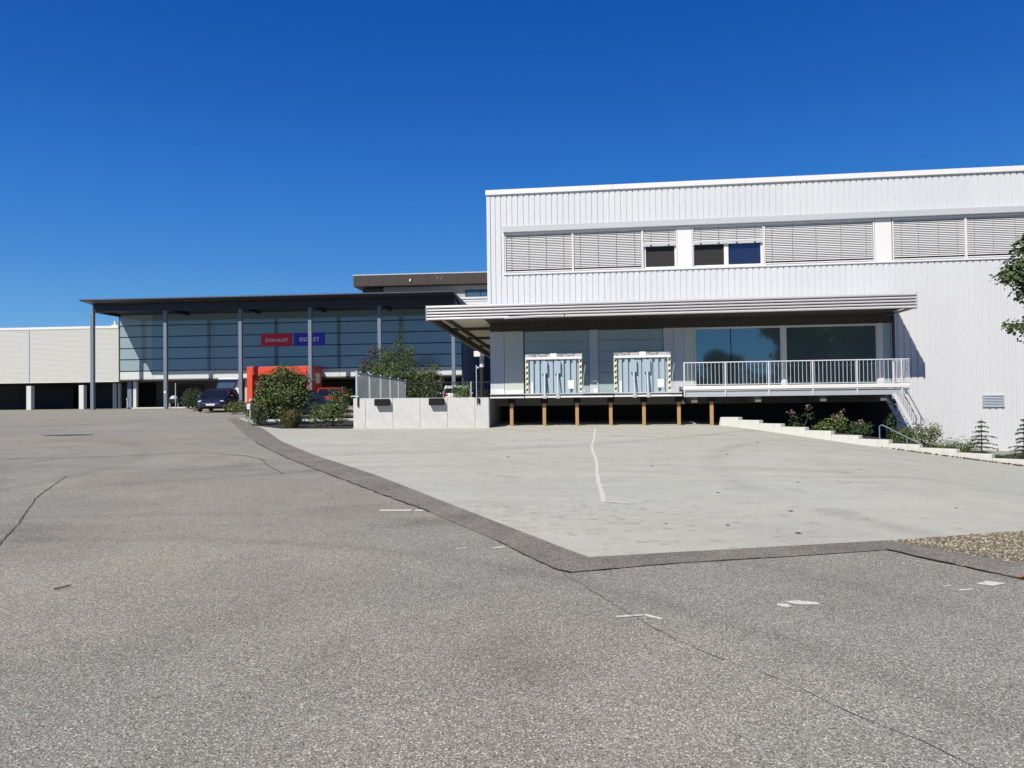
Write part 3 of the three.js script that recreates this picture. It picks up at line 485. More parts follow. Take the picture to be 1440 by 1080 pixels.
// concrete wall left of the dock
{
  const A = thing('retaining_wall', 'pale concrete panel wall left of the loading dock', 'wall', [0, 0, -27.3], AW);
  const u = [-5.84, -5.385, -4.36, -3.35, -2.35, -1.345, -0.84];
  for (let i = 0; i < 6; i++) mesh('wall_panel', rbox(u[i] + 0.004, u[i + 1] - 0.004, 0.3, 1.665 - i * 0.005, -0.26, 0, 0.008), M.concWall, A);
  mesh('wall_core', box(-5.82, -0.86, 0.3, 1.62, -0.24, -0.03), M.concWall, A);
  mesh('wall_return', rbox(-0.84 - 0.25, -0.845, 0.3, 1.60, -3.0, -0.27, 0.01), M.dark, A);  // concrete return coloured dark, with the shadow of the pit painted in
  for (const [a, l] of [[-4.98, 'black rubber dock bumper on the concrete wall, nearer the fence corner'], [-2.98, 'black rubber dock bumper on the concrete wall, nearer the thin pole']]) {
    const b = thing('dock_bumper', l, 'bumper', [0, 0, -27.3], AW, 'rubber bumpers on the concrete wall');
    mesh('pad', rbox(a, a + 0.52, 1.385, 1.635, 0.012, 0.24, 0.02), M.rubber, b); mesh('back_plate', rbox(a + 0.03, a + 0.49, 1.40, 1.62, 0.0, 0.012, 0.004), M.black, b);
  }
  const g1 = thing('barrier_bracket', 'white tube bracket with black pin at the fence end of the wall', 'bracket', [0, 0, -27.3], AW);
  mesh('tube', tube([[-5.95, 1.74, -0.1], [-5.66, 1.74, 0.06], [-5.62, 1.72, 0.06]], 0.02, 8), M.white, g1); mesh('pin', rbox(-5.67, -5.62, 1.36, 1.72, 0.02, 0.06, 0.008), M.rubber, g1);
  const g2 = thing('thin_pole', 'thin grey pole clamped to the dock end of the concrete wall', 'pole', [0, 0, -27.3], AW);
  mesh('shaft', bar([-1.27, 1.4, 0.05], [-1.27, 2.80, 0.05], 0.016, 8), M.galv, g2); mesh('clamp', rbox(-1.22, -1.16, 1.42, 1.62, 0.003, 0.06, 0.008), M.rubber, g2); mesh('cap', rbox(-1.27, -1.18, 2.68, 2.74, 0.03, 0.07, 0.005), M.galv, g2);
}
// fences
{
  const x0 = -5.72, F = thing('bar_fence', 'pale steel bar fence running back from the wall corner', 'fence', [x0, 0, -28.3]);
  const n = 5, L = 2.6;
  for (let i = 0; i <= n; i++) { const z = -i * L; mesh('post', rbox(-0.035, 0.035, 0.4, 2.68, z - 0.03, z + 0.03, 0.006), M.galv, F); }
  const bg = bar([0, 1.0, 0], [0, 2.6, 0], 0.0055, 6);
  for (let i = 0; i < n; i++) { mesh('rail', [box(-0.025, 0.025, 2.58, 2.63, -(i + 1) * L + 0.045, -i * L - 0.045)], M.galv, F); mesh('rail', [box(-0.025, 0.025, 0.95, 1.0, -(i + 1) * L + 0.045, -i * L - 0.045)], M.galv, F); for (let k = 1; k < 20; k++) { const b = mesh('bar', bg, M.galv, F); b.position.z = -i * L - k * L / 20; } }
  const G = thing('dark_railing', 'dark thin bar railing across the back of the planted yard', 'railing', [-5.9, 0, -40.9], -0.05);
  mesh('rail', [box(0, 5.6, 2.45, 2.50, -0.02, 0.02), box(0, 5.6, 0.95, 0.99, -0.02, 0.02)], M.navySteel, G);
  const g = bar([0, 0.99, 0], [0, 2.45, 0], 0.011, 6); for (let u = 0.1; u < 5.6; u += 0.15) { const b = mesh('bar', g, M.navySteel, G); b.position.x = u; }
  for (const u of [0, 1.87, 3.73, 5.6]) mesh('post', box(u - 0.03, u + 0.03, 0.7, 2.52, -0.03, 0.03), u === 3.73 ? M.galv : M.navySteel, G);
}

// ================= GLASS OUTLET BUILDING =================
const AL = -0.08098;
const LB = thing('glass_showroom', 'wide two storey showroom with banded glass front and dark canopy roof', 'showroom', [0, 0, -57.6], AL);
{
  const P = (n, g, m) => mesh(n, g, m, LB), rows = [3.44, 4.08, 4.99, 5.86, 6.74, 7.62, 8.50], cols = [-30.74, -28.05, -23.1, -18.2, -13.2, -8.2, -3.78];
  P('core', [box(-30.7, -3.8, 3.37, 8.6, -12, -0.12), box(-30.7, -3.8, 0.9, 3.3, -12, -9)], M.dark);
  for (let i = 0; i + 1 < cols.length; i++) for (let j = 0; j + 1 < rows.length; j++) P('glass_panel', box(cols[i] + (i ? 0.012 : 0), cols[i + 1] - 0.012, rows[j] + (j ? 0.035 : 0), rows[j + 1] - 0.035, -0.05, 0), j === 0 ? M.glassSunlit : i === 0 ? M.mintSunlit : M.mint);  // bottom row and left bay paler: sunlight painted into the same glass
  for (let j = 1; j < rows.length; j++) P('transom', box(-30.74, -3.78, rows[j] - 0.033, rows[j] + 0.033, -0.1, 0.025), M.navySteel);
  P('edge_trim', [box(-30.80, -30.745, 3.40, 8.55, -0.1, 0.03), box(-3.775, -3.70, 3.40, 8.55, -0.1, 0.03)], M.navySteel); P('bottom_trim', box(-30.8, -3.7, 3.36, 3.437, -0.12, 0.03), M.dark);
  for (const u of cols.slice(1, -1)) P('mullion', box(u - 0.09, u + 0.09, 3.46, 8.5, -0.16, -0.055), M.navySteel);
  // roof, wedge falling to the back
  const sh = new THREE.Shape(); sh.moveTo(4.88, 8.97); sh.lineTo(4.9, 9.07); sh.lineTo(-4, 8.95); sh.lineTo(-4, 8.5); sh.lineTo(0.0, 8.5); sh.lineTo(3.3, 8.84); sh.closePath();
  const rg = new THREE.ExtrudeGeometry(sh, { depth: 27.1, bevelEnabled: false }).rotateY(-Math.PI / 2).translate(-3.62, 0, 0); // z->x
  P('roof', rg, M.navySteel);
  P('gutter', bar([-30.72, 9.02, 4.91], [-3.6, 9.02, 4.91], 0.07, 8), M.navySteel);
  P('soffit_strip', box(-30.2, -4.0, 8.86, 8.885, 3.75, 3.95), M.roofBrown);
  P('eaves_beam', box(-30.68, -3.7, 8.33, 8.845, 3.27, 3.48), M.navySteel);
  for (const u of [-30.76, -25.14, -19.47, -14.28, -9.19, -3.86]) { P('column', rbox(u - 0.125, u + 0.125, 0.7, 8.33, 3.25, 3.50, 0.015), M.colSteel); P('bracket', box(u - 0.08, u + 0.08, 8.33, 8.75, 0.03, 3.27), M.navySteel); }
  P('notice', box(-25.22, -25.06, 2.28, 2.44, 3.525, 3.53), M.bright);
  // undercroft
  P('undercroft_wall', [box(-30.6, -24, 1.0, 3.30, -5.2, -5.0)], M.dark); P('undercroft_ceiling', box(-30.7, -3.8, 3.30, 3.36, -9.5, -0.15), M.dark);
  P('undercroft_door', [box(-29.0, -26.4, 1.2, 3.1, -4.99, -4.94)], M.darkWall);
  for (const [u, w, m] of [[-30.35, 0.17, M.colSteel], [-29.9, 0.13, M.frame], [-21.6, 0.2, M.frame], [-20.7, 0.25, M.beige], [-20.0, 0.3, M.beige]]) P('pillar', rbox(u - w, u + w, 0.9, 3.3, -0.9, -0.6, 0.02), m);
  P('kerb', rbox(-29.7, -22, 1.0, 1.25, 0.0, 0.9, 0.03), M.concWall);
  // entrance portal
  const po = P('entrance_portal', [rbox(-19.55, -19.12, 0.9, 4.16, 0.02, 2.2, 0.03), rbox(-15.0, -14.57, 0.9, 4.16, 0.02, 2.2, 0.03), rbox(-19.115, -15.005, 3.55, 4.155, 0.02, 2.2, 0.03)], M.red);
  mesh('portal_roof', rbox(-19.5, -14.6, 4.162, 4.20, 0.02, 2.1, 0.01), M.dark, po); mesh('portal_sign', box(-14.565, -14.55, 2.9, 3.65, 0.5, 1.5), M.soffit, po); mesh('portal_doors', [box(-19.1, -15.02, 1.0, 3.54, 0.05, 0.1)], M.dkglass, po); mesh('door_frame', [-19.0, -17.6, -16.4, -15.1].map((u) => box(u - 0.05, u + 0.05, 1.0, 3.54, 0.1, 0.16)), M.navySteel, po);
  P('end_wall', box(-3.69, 3.5, 0.9, 8.4, -11, -9.5), M.darkWall); P('end_wall', box(-3.79, -3.69, 0.9, 8.4, -9.5, -0.1), M.darkWall);
  const sg = (w, h, bg, txt, px, weight) => { const c = document.createElement('canvas'); c.width = 512; c.height = 208; const x = c.getContext('2d'); x.fillStyle = bg; x.fillRect(0, 0, 512, 208); x.fillStyle = '#f4f2f4'; x.font = `${weight} ${px}px sans-serif`; x.textAlign = 'center'; x.textBaseline = 'middle'; x.fillText(txt, 256, 106); const t = new THREE.CanvasTexture(c); t.colorSpace = THREE.SRGBColorSpace; return new THREE.MeshStandardMaterial({ map: t, roughness: 0.5 }); };
  const ban = (name, label, a, b, mat) => { const t = thing(name, label, 'banner', [0, 0, -57.6], AL); const g = new THREE.PlaneGeometry(b - a, 0.99).translate((a + b) / 2, 6.31, 0.056); mesh('print', g, mat, t); mesh('backing', box(a, b, 5.815, 6.805, 0.035, 0.053), M.dark, t); };
  ban('red_banner', 'red banner with white lettering on the showroom glass', -19.33, -16.90, sg(0, 0, '#d8203c', 'Interstuhl', 84, 'normal'));
  ban('blue_banner', 'violet blue banner reading OUTLET on the showroom glass', -16.74, -14.33, sg(0, 0, '#3a2fc0', 'OUTLET', 92, 'bold'));
}
const HB = thing('cream_hall', 'long cream ribbed hall on short pillars left of the showroom', 'hall', [0, 0, -57.6], AL);
{
  const P = (n, g, m) => mesh(n, g, m, HB), pr = []; for (let i = 0; i < 42; i++) { const y = 3.33 + i * 0.0985; pr.push([y, 0.0], [y + 0.02, 0.03], [y + 0.075, 0.03], [y + 0.0985, 0.0]); }
  for (const [a, b] of [[-30.83, -38.19], [-38.33, -45.6], [-45.75, -53], [-53.1, -60]]) P('cladding_bay', sweepH(pr, b, a), M.cream);
  for (const u of [-38.26, -45.67]) P('downpipe', box(u - 0.06, u + 0.06, 3.33, 7.45, -0.05, 0.06), M.steel);
  P('roof_trim', rbox(-60, -30.83, 7.46, 7.66, -3, 0.07, 0.02), M.bright); P('bottom_trim', box(-60, -30.83, 3.27, 3.325, -0.2, 0.05), M.bright);
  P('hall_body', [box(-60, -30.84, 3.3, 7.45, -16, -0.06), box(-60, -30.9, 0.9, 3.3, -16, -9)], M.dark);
  for (const u of [-38.22, -33.87, -42.6, -46.9]) P('pillar', rbox(u - 0.2, u + 0.2, 0.9, 3.04, -0.3, 0.1, 0.02), M.frame);
  P('shutter', [box(-36.9, -33.0, 1.1, 3.2, -6.1, -6.0), box(-44, -39, 1.1, 3.0, -6.6, -6.5)], M.darkWall); P('door_frame', [box(-36.95, -36.88, 1.1, 3.2, -5.98, -5.9)], M.steel); P('back_pillar', [box(-32.6, -32.3, 1.0, 3.2, -2.2, -2.0), box(-32.15, -31.95, 1.0, 3.2, -2.2, -2.0)], M.steel);
  P('roof_vent', [bar([-31.5, 7.66, -0.6], [-31.5, 8.1, -0.6], 0.09, 8), rbox(-31.7, -31.2, 7.66, 7.78, -0.8, -0.4, 0.02)], M.bright);
}
// brown roofed building behind
{
  const B = thing('brown_roof_building', 'building with deep brown roof fascia rising behind the showroom', 'building', [0, 0, -75], AL);
  const P = (n, g, m) => mesh(n, g, m, B);
  P('roof_fascia', [box(-15.7, 6, 12.88, 13.95, -14, 0)], M.roofBrown); P('roof_trim', rbox(-15.75, 6, 13.95, 14.06, -14, 0.06, 0.02), M.hood);
  for (let i = 0; i < 14; i++) P('fascia_panel', rbox(-15.69 + i * 1.5, -14.21 + i * 1.5, 12.9, 13.93, 0.0, 0.03, 0.008), M.roofBrown);
  P('wall', [box(-12.85, 6, 1, 12.87, -13, -0.8)], M.beige); P('recess_wall', box(-15.2, -12.86, 1, 12.87, -13, -1.6), M.dark);
  const w = P('window', [box(-4.6, -4.45, 11.4, 12.35, -0.79, -0.7), box(-4.45, 5, 12.25, 12.35, -0.79, -0.7), box(-3.15, -3.03, 11.4, 12.25, -0.79, -0.7)], M.navySteel); mesh('pane', box(-4.45, -3.15, 11.4, 12.25, -0.78, -0.74), M.coated, w); mesh('pane', box(-3.03, 5, 11.4, 12.25, -0.78, -0.74), M.coated, w);
  P('parapet', [sweepH(Array.from({ length: 9 }, (_, i) => [9.9 + i * 0.17, i % 2 ? 1.03 : 1.0]), -6.2, 6), box(-6.2, 6, 4, 11.2, 0.2, 0.98)], M.white); P('parapet_cap', rbox(-6.25, 6, 11.26, 11.45, 0.1, 1.1, 0.02), M.bright);
  P('lamp', new THREE.SphereGeometry(0.13, 10, 8).scale(0.7, 1.3, 0.6).translate(-9.95, 13.35, 0.1), M.bright); P('cable', [bar([-6.9, 13.4, 0.05], [-6.7, 13.75, 0.05], 0.015, 5), bar([-7.3, 13.5, 0.05], [-7.2, 13.7, 0.05], 0.015, 5)], M.yellow);
}

// ================= CARS =================
function car(name, label, paint, x, z, head, opt = {}) {
  const C = thing(name, label, 'car', [x, H(x, z), z], head); // local +z is the front
  const L = 4.25, pm = new THREE.MeshPhysicalMaterial({ color: lin(...paint), roughness: 0.35, clearcoat: 1, clearcoatRoughness: 0.04 });
  // body: stations along z: [z, half width, sill y, shoulder y, top y]
  const st = [[-2.12, 0.66, 0.42, 0.72, 0.82], [-2.05, 0.80, 0.30, 0.80, 0.98], [-1.7, 0.87, 0.24, 0.86, 1.0], [-0.6, 0.90, 0.22, 0.86, 0.97], [0.5, 0.90, 0.22, 0.85, 0.95], [1.05, 0.89, 0.22, 0.82, 0.95], [1.6, 0.86, 0.24, 0.74, 0.86], [1.95, 0.78, 0.28, 0.66, 0.74], [2.12, 0.60, 0.34, 0.58, 0.62]];
  const sec = ([zz, w, a, b, t]) => [[-w * 0.86, a], [-w, a + 0.12], [-w * 1.0, (a + b) / 2], [-w * 0.98, b], [-w * 0.80, t], [0, t + 0.025], [w * 0.80, t], [w * 0.98, b], [w, (a + b) / 2], [w, a + 0.12], [w * 0.86, a]].map(([u, v]) => [u, v, zz]);
  const loft = (S, close) => { const p = []; for (let i = 0; i + 1 < S.length; i++) for (let k = 0; k + 1 < S[i].length; k++) { const a = S[i][k], b = S[i][k + 1], c = S[i + 1][k + 1], d = S[i + 1][k]; p.push(...a, ...c, ...b, ...a, ...d, ...c); } for (const [s, f] of [[S[0], 0], [S[S.length - 1], 1]]) for (let k = 1; k + 1 < s.length; k++) p.push(...s[0], ...(f ? s[k + 1] : s[k]), ...(f ? s[k] : s[k + 1])); return rawGeo(p); };
  mesh('body', loft(st.map(sec)), pm, C);
  const gs = [[-2.02, 0.66, 0.60, 0.98], [-1.62, 0.76, 0.60, 1.36], [-0.9, 0.80, 0.62, 1.44], [0.1, 0.80, 0.62, 1.43], [0.45, 0.78, 0.62, 1.36], [1.12, 0.74, 0.66, 0.97]];
  mesh('windows', loft(gs.map(([zz, wb, wt, y]) => { const k = Math.max(0, (y - 0.93) / 0.5), w = wb * (1 - k) + wt * k; return [[-0.82, 0.92, zz], [-w - 0.01, y - 0.03, zz], [-w + 0.09, y, zz], [w - 0.09, y, zz], [w + 0.01, y - 0.03, zz], [0.82, 0.92, zz]]; })), M.dkglass, C);
  mesh('roof', loft([[-1.72, 1.35], [-1.5, 1.42], [-0.9, 1.465], [0.1, 1.45], [0.42, 1.385]].map(([zz, y]) => [[-0.66, y - 0.07, zz], [-0.58, y, zz], [0, y + 0.02, zz], [0.58, y, zz], [0.66, y - 0.07, zz]])), pm, C);
  for (const s of [-1, 1]) {
    mesh('pillar', [beam([s * 0.80, 0.93, 1.08], [s * 0.64, 1.40, 0.40], 0.06, 0.06), beam([s * 0.84, 0.93, -0.25], [s * 0.67, 1.41, -0.2], 0.05, 0.09), beam([s * 0.78, 0.95, -1.85], [s * 0.63, 1.38, -1.5], 0.07, 0.22)], pm, C);
    for (const zz of [-1.28, 1.33]) {
      const w = mesh('wheel', new THREE.TorusGeometry(0.235, 0.085, 10, 22).scale(1, 1, 1.25).rotateY(Math.PI / 2).translate(s * 0.80, 0.32, zz), M.rubber, C);
      const sp = [new THREE.CylinderGeometry(0.2, 0.2, 0.02, 20).rotateZ(Math.PI / 2).translate(s * 0.84, 0.32, zz)]; for (let k = 0; k < 5; k++) { const a = k * 1.2566; sp.push(beam([s * 0.87, 0.32, zz], [s * 0.87, 0.32 + Math.sin(a) * 0.2, zz + Math.cos(a) * 0.2], 0.03, 0.05)); }
      mesh('rim', [sp[0]], M.rubber, w); mesh('spokes', [...sp.slice(1), new THREE.TorusGeometry(0.2, 0.018, 6, 22).rotateY(Math.PI / 2).translate(s * 0.87, 0.32, zz)], M.galv, w);
      mesh('wheel_arch', new THREE.TorusGeometry(0.345, 0.03, 6, 16, Math.PI).rotateY(Math.PI / 2).translate(s * 0.87, 0.32, zz), M.black, C);
    }
    mesh('headlight', new THREE.SphereGeometry(0.17, 12, 8).scale(1.1, 0.42, 0.7).translate(s * 0.60, 0.655, 1.93), std([0.5, 0.55, 0.6], 0.08), C);
    mesh('tail_light', rbox(s * 0.67 - 0.13, s * 0.67 + 0.13, 0.76, 0.93, -2.10, -2.0, 0.03), std([0.35, 0.01, 0.01], 0.2), C);
    mesh('mirror', new THREE.SphereGeometry(0.1, 10, 8).scale(1.2, 0.8, 0.7).translate(s * 0.99, 0.99, 0.72), pm, C);
  }
  mesh('number_plate', rbox(-0.26, 0.26, 0.40, 0.51, 2.10, 2.125, 0.005), M.bright, C); mesh('number_plate', rbox(-0.26, 0.26, 0.56, 0.67, -2.135, -2.115, 0.005), M.bright, C);
  mesh('grille', [box(-0.45, 0.45, 0.555, 0.60, 2.09, 2.118), box(-0.5, 0.5, 0.30, 0.385, 2.0, 2.09)], M.black, C); mesh('chrome_strip', box(-0.48, 0.48, 0.535, 0.55, 2.11, 2.125), M.galv, C);
  mesh('underbody', box(-0.72, 0.72, 0.2, 0.34, -1.9, 1.9), M.black, C);
  if (opt.hatch) { const t = mesh('tailgate', [rbox(-0.62, 0.62, 0.0, 0.055, -1.15, 0.0, 0.02)], pm, C); t.position.set(0, 1.42, -1.62); t.rotation.x = 0.62; mesh('rear_window', box(-0.54, 0.54, 0.056, 0.066, -0.72, -0.1), M.coated, t); mesh('spoiler', rbox(-0.64, 0.64, -0.03, 0.07, -1.3, -1.14, 0.02), M.bright, t); }  // spoiler is white to paint its gleam in the sun
  return C;
}
car('hatchback', 'dark blue hatchback with raised tailgate in front of the showroom', [0.012, 0.016, 0.045], -18.65, -48.9, 0.13, { hatch: true });
car('hatchback', 'black hatchback parked sideways behind the leafy bush', [0.008, 0.008, 0.01], -10.1, -36.5, Math.PI / 2 - 0.02);
car('hatchback', 'bright red hatchback parked beside the red entrance portal', [0.42, 0.03, 0.02], -10.9, -46.2, 0.2);
car('hatchback', 'white hatchback parked behind the dark bar railing', [0.72, 0.72, 0.72], -3.5, -48.2, Math.PI + 0.1);

// ================= PLANTS =================
function leafCloud(clumps, count, size, cols, o = {}) {
  const pos = [], col = [], tot = clumps.reduce((s, c) => s + c[3] * c[4] * c[5], 0), q = new THREE.Quaternion(), v = V(), lx = o.aspect ?? 0.5;
  for (const [cx, cy, cz, rx, ry, rz] of clumps) {
    const n = Math.round(count * rx * ry * rz / tot);
    for (let i = 0; i < n; i++) {
      const a = rr(0, 6.2832), b = Math.acos(rr(-1, 1)), r = Math.pow(rnd(), o.hollow ?? 0.45) * (0.86 + 0.28 * vnoise(a * 1.6, b * 2.2, Math.round(cx * 31 + cy * 17)));
      const d = V(Math.sin(b) * Math.cos(a), Math.cos(b), Math.sin(b) * Math.sin(a)), x = cx + d.x * rx * r, y = cy + d.y * ry * r, z = cz + d.z * rz * r;
      if (o.floor !== undefined && y < o.floor) continue;
      // leaf: two folded halves along a midrib, tilted outwards and drooping
      const up = d.clone().multiplyScalar(0.6).add(V(rr(-0.8, 0.8), rr(0.0, 1.1), rr(-0.8, 0.8))).normalize();
      q.setFromUnitVectors(V(0, 1, 0), up); const tw = new THREE.Quaternion().setFromAxisAngle(V(0, 1, 0), rr(0, 6.28)); q.multiply(tw);
      const s = size * rr(0.6, 1.25), P = [[0, 0, 0], [s * lx * 0.5, s * 0.08, s * 0.45], [0, -s * 0.04, s], [-s * lx * 0.5, s * 0.08, s * 0.45]].map((p) => { v.set(...p).applyQuaternion(q); return [x + v.x, y + v.y, z + v.z]; });
      pos.push(...P[0], ...P[1], ...P[2], ...P[0], ...P[2], ...P[3]);
      const c = cols[Math.floor(rnd() * cols.length)], k = rr(0.65, 1.35); for (let m = 0; m < 6; m++) col.push(c[0] * k, c[1] * k, c[2] * k * rr(0.9, 1.1));
    }
  }
  return rawGeo(pos, null, col);
}
const GREEN = [[0.06, 0.10, 0.022], [0.045, 0.085, 0.02], [0.08, 0.12, 0.03], [0.035, 0.065, 0.018]], YEL = [[0.12, 0.15, 0.025], [0.09, 0.13, 0.02], [0.15, 0.15, 0.03], [0.06, 0.09, 0.02]], BRONZE = [[0.13, 0.11, 0.035], [0.10, 0.10, 0.03], [0.16, 0.12, 0.05], [0.07, 0.08, 0.025]], DARK = [[0.03, 0.055, 0.016], [0.045, 0.075, 0.022], [0.022, 0.04, 0.014]], PURP = [[0.07, 0.05, 0.055], [0.055, 0.06, 0.03], [0.09, 0.06, 0.06]];
function shrub(name, label, category, x, z, base, clumps, count, size, cols, o = {}) {
  const S = thing(name, label, category, [x, base, z]);
  mesh('foliage', leafCloud(clumps, count, size, cols, o), M.leaf, S);
  if (o.extra) mesh('foliage', leafCloud(o.extra[0], o.extra[1], o.extra[2], o.extra[3], o), M.leaf, S);
  const st = []; for (const c of clumps) { const bx = rr(-0.12, 0.12), bz = rr(-0.12, 0.12); st.push(bar([bx, 0, bz], [bx * 0.5 + c[0] * 0.5, c[1] * 0.5, c[2] * 0.5 + bz * 0.5], 0.022, 5, 0.015), bar([bx * 0.5 + c[0] * 0.5, c[1] * 0.5, c[2] * 0.5 + bz * 0.5], [c[0], c[1] + c[4] * 0.4, c[2]], 0.015, 5, 0.005)); }
  mesh('stem', st, M.stem, S); return S;
}
const randClumps = (n, rx, y0, y1, rz, r) => Array.from({ length: n }, () => { const k = rr(r[0], r[1]); return [rr(-rx, rx), rr(y0, y1), rr(-rz, rz), k, k * rr(0.7, 1.1), k]; });
shrub('leafy_bush', 'large loose leafy bush before the red portal and black car', 'bush', -9.25, -31.0, 0.62, [[0, 1.3, 0, 0.95, 0.62, 0.7], [-0.65, 1.0, 0.1, 0.5, 0.55, 0.5], [-1.0, 0.75, -0.3, 0.4, 0.5, 0.4], [0.65, 1.15, 0, 0.55, 0.6, 0.5], [0.1, 1.95, 0, 0.6, 0.35, 0.5], [0.35, 2.1, 0.1, 0.4, 0.35, 0.3], [-0.45, 1.85, 0, 0.5, 0.4, 0.4], [0.75, 1.75, 0, 0.42, 0.45, 0.4], [-0.75, 1.5, 0, 0.42, 0.45, 0.4], [-0.1, 2.25, 0, 0.3, 0.3, 0.25], [0.0, 0.6, 0.1, 0.6, 0.35, 0.4]], 8500, 0.115, [...GREEN, ...YEL, [0.10, 0.09, 0.05]], { extra: [[[-0.75, 0.35, 0.3, 0.3, 0.4, 0.3], [0.75, 0.3, 0.3, 0.35, 0.3, 0.3]], 700, 0.09, DARK] });
shrub('low_bush', 'low yellow green bush against the left end of the concrete wall', 'bush', -6.85, -29.3, 0.6, [[0.15, 0.65, 0, 0.62, 0.62, 0.5], [-0.5, 0.45, 0.1, 0.45, 0.45, 0.4], [0.5, 1.15, 0, 0.35, 0.4, 0.3], [0.1, 1.2, 0.1, 0.3, 0.3, 0.3]], 2900, 0.09, [...YEL, ...GREEN]);
shrub('low_bush', 'small deep green shrub at the left corner of the mulched bed', 'bush', -10.35, -30.9, 0.63, [[0, 0.35, 0, 0.32, 0.38, 0.3], [0.3, 0.3, 0.1, 0.25, 0.3, 0.25]], 800, 0.08, DARK);
{
  const S = thing('grass_clump', 'rounded bronze grass clump at the front of the mulched bed', 'grass clump', [-8.3, 0.6, -28.95]), pos = [], col = [];
  for (let i = 0; i < 1500; i++) { const a = rr(0, 6.283), s = rr(0.05, 0.34), h = 0.75 * Math.sqrt(Math.max(0.1, 1 - (s / 0.40) ** 2)) * rr(0.55, 1.05), w = 0.012, b = V(Math.cos(a) * 0.22 * rnd(), 0, Math.sin(a) * 0.22 * rnd()), m = V(b.x + Math.cos(a) * s * 0.55, h * 0.85, b.z + Math.sin(a) * s * 0.55), e = V(b.x + Math.cos(a) * s * 1.15, h * rr(0.6, 0.98), b.z + Math.sin(a) * s * 1.15), n = V(-Math.sin(a) * w, 0, Math.cos(a) * w);
    pos.push(b.x - n.x, 0, b.z - n.z, b.x + n.x, 0, b.z + n.z, m.x + n.x, m.y, m.z + n.z, b.x - n.x, 0, b.z - n.z, m.x + n.x, m.y, m.z + n.z, m.x - n.x, m.y, m.z - n.z, m.x - n.x, m.y, m.z - n.z, m.x + n.x, m.y, m.z + n.z, e.x, e.y, e.z); const c = BRONZE[i % 4], k = rr(0.7, 1.4); for (let q = 0; q < 9; q++) col.push(c[0] * k, c[1] * k, c[2] * k); }
  mesh('blades', rawGeo(pos, null, col), M.leaf, S);
}
shrub('low_bush', 'bright yellow green bush beside the dark blue car', 'bush', -15.9, -44.2, 0.88, [[0, 0.4, 0, 0.65, 0.42, 0.5], [0.4, 0.5, 0.1, 0.4, 0.35, 0.4]], 900, 0.11, YEL);
shrub('low_bush', 'small dark green bush where the bed meets the asphalt', 'bush', -14.0, -41.0, 0.82, [[0, 0.4, 0, 0.45, 0.4, 0.4]], 700, 0.1, GREEN);
shrub('hedge_ball', 'clipped round hedge between showroom column and blue car', 'hedge', -20.9, -50.5, 0.98, [[0, 0.85, 0, 0.82, 0.72, 0.75], [-0.5, 0.7, 0, 0.4, 0.5, 0.4], [0.5, 0.75, 0, 0.4, 0.5, 0.4]], 2600, 0.1, DARK, { hollow: 0.25 });
shrub('tall_shrub', 'tall dark shrub with narrow top rising behind the concrete wall', 'shrub', -6.35, -42.6, 0.85, [[0, 2.3, 0, 1.5, 1.0, 1.1], [-1.15, 2.35, 0, 0.85, 0.8, 0.8], [1.0, 1.5, 0, 1.1, 0.95, 0.9], [-0.4, 3.2, 0, 0.8, 0.6, 0.6], [0.55, 3.25, 0, 0.55, 0.6, 0.5], [0.1, 3.9, 0, 0.34, 0.6, 0.3], [0.1, 4.6, 0, 0.2, 0.55, 0.18], [0.8, 3.5, 0, 0.3, 0.4, 0.3], [-0.8, 1.2, 0, 1.0, 0.9, 0.8], [1.7, 1.0, 0, 0.6, 0.7, 0.6]], 14000, 0.13, [...GREEN, ...YEL, [0.09, 0.11, 0.04], [0.05, 0.08, 0.03]], { aspect: 0.36, extra: [[[-1.75, 2.6, 0, 0.4, 0.6, 0.4], [-1.25, 3.4, 0, 0.4, 0.5, 0.4], [-2.0, 2.2, 0, 0.3, 0.35, 0.3]], 800, 0.15, PURP] });
shrub('broad_shrub', 'broad reddish green shrub right of the tall dark shrub', 'shrub', -4.45, -42.4, 0.85, [[0, 1.3, 0, 0.75, 0.9, 0.7], [0.05, 2.2, 0, 0.5, 0.55, 0.5], [0.35, 1.6, 0, 0.45, 0.6, 0.5], [-0.5, 1.8, 0, 0.55, 0.65, 0.5]], 3400, 0.125, [...GREEN, ...YEL, [0.12, 0.09, 0.04], ...DARK]);
shrub('young_tree', 'light green leafy sapling behind the railing near the dock', 'sapling', -2.75, -42.3, 0.85, [[0, 1.05, 0, 0.55, 0.5, 0.5], [0.35, 1.4, 0, 0.35, 0.3, 0.35], [-0.3, 1.3, 0, 0.3, 0.4, 0.3]], 1100, 0.12, [[0.10, 0.19, 0.035], [0.07, 0.14, 0.03]]);
shrub('young_tree', 'small greyish bush behind the railing beside the black column', 'sapling', -1.6, -42.4, 0.85, [[0, 0.8, 0, 0.45, 0.5, 0.4]], 600, 0.11, GREEN);
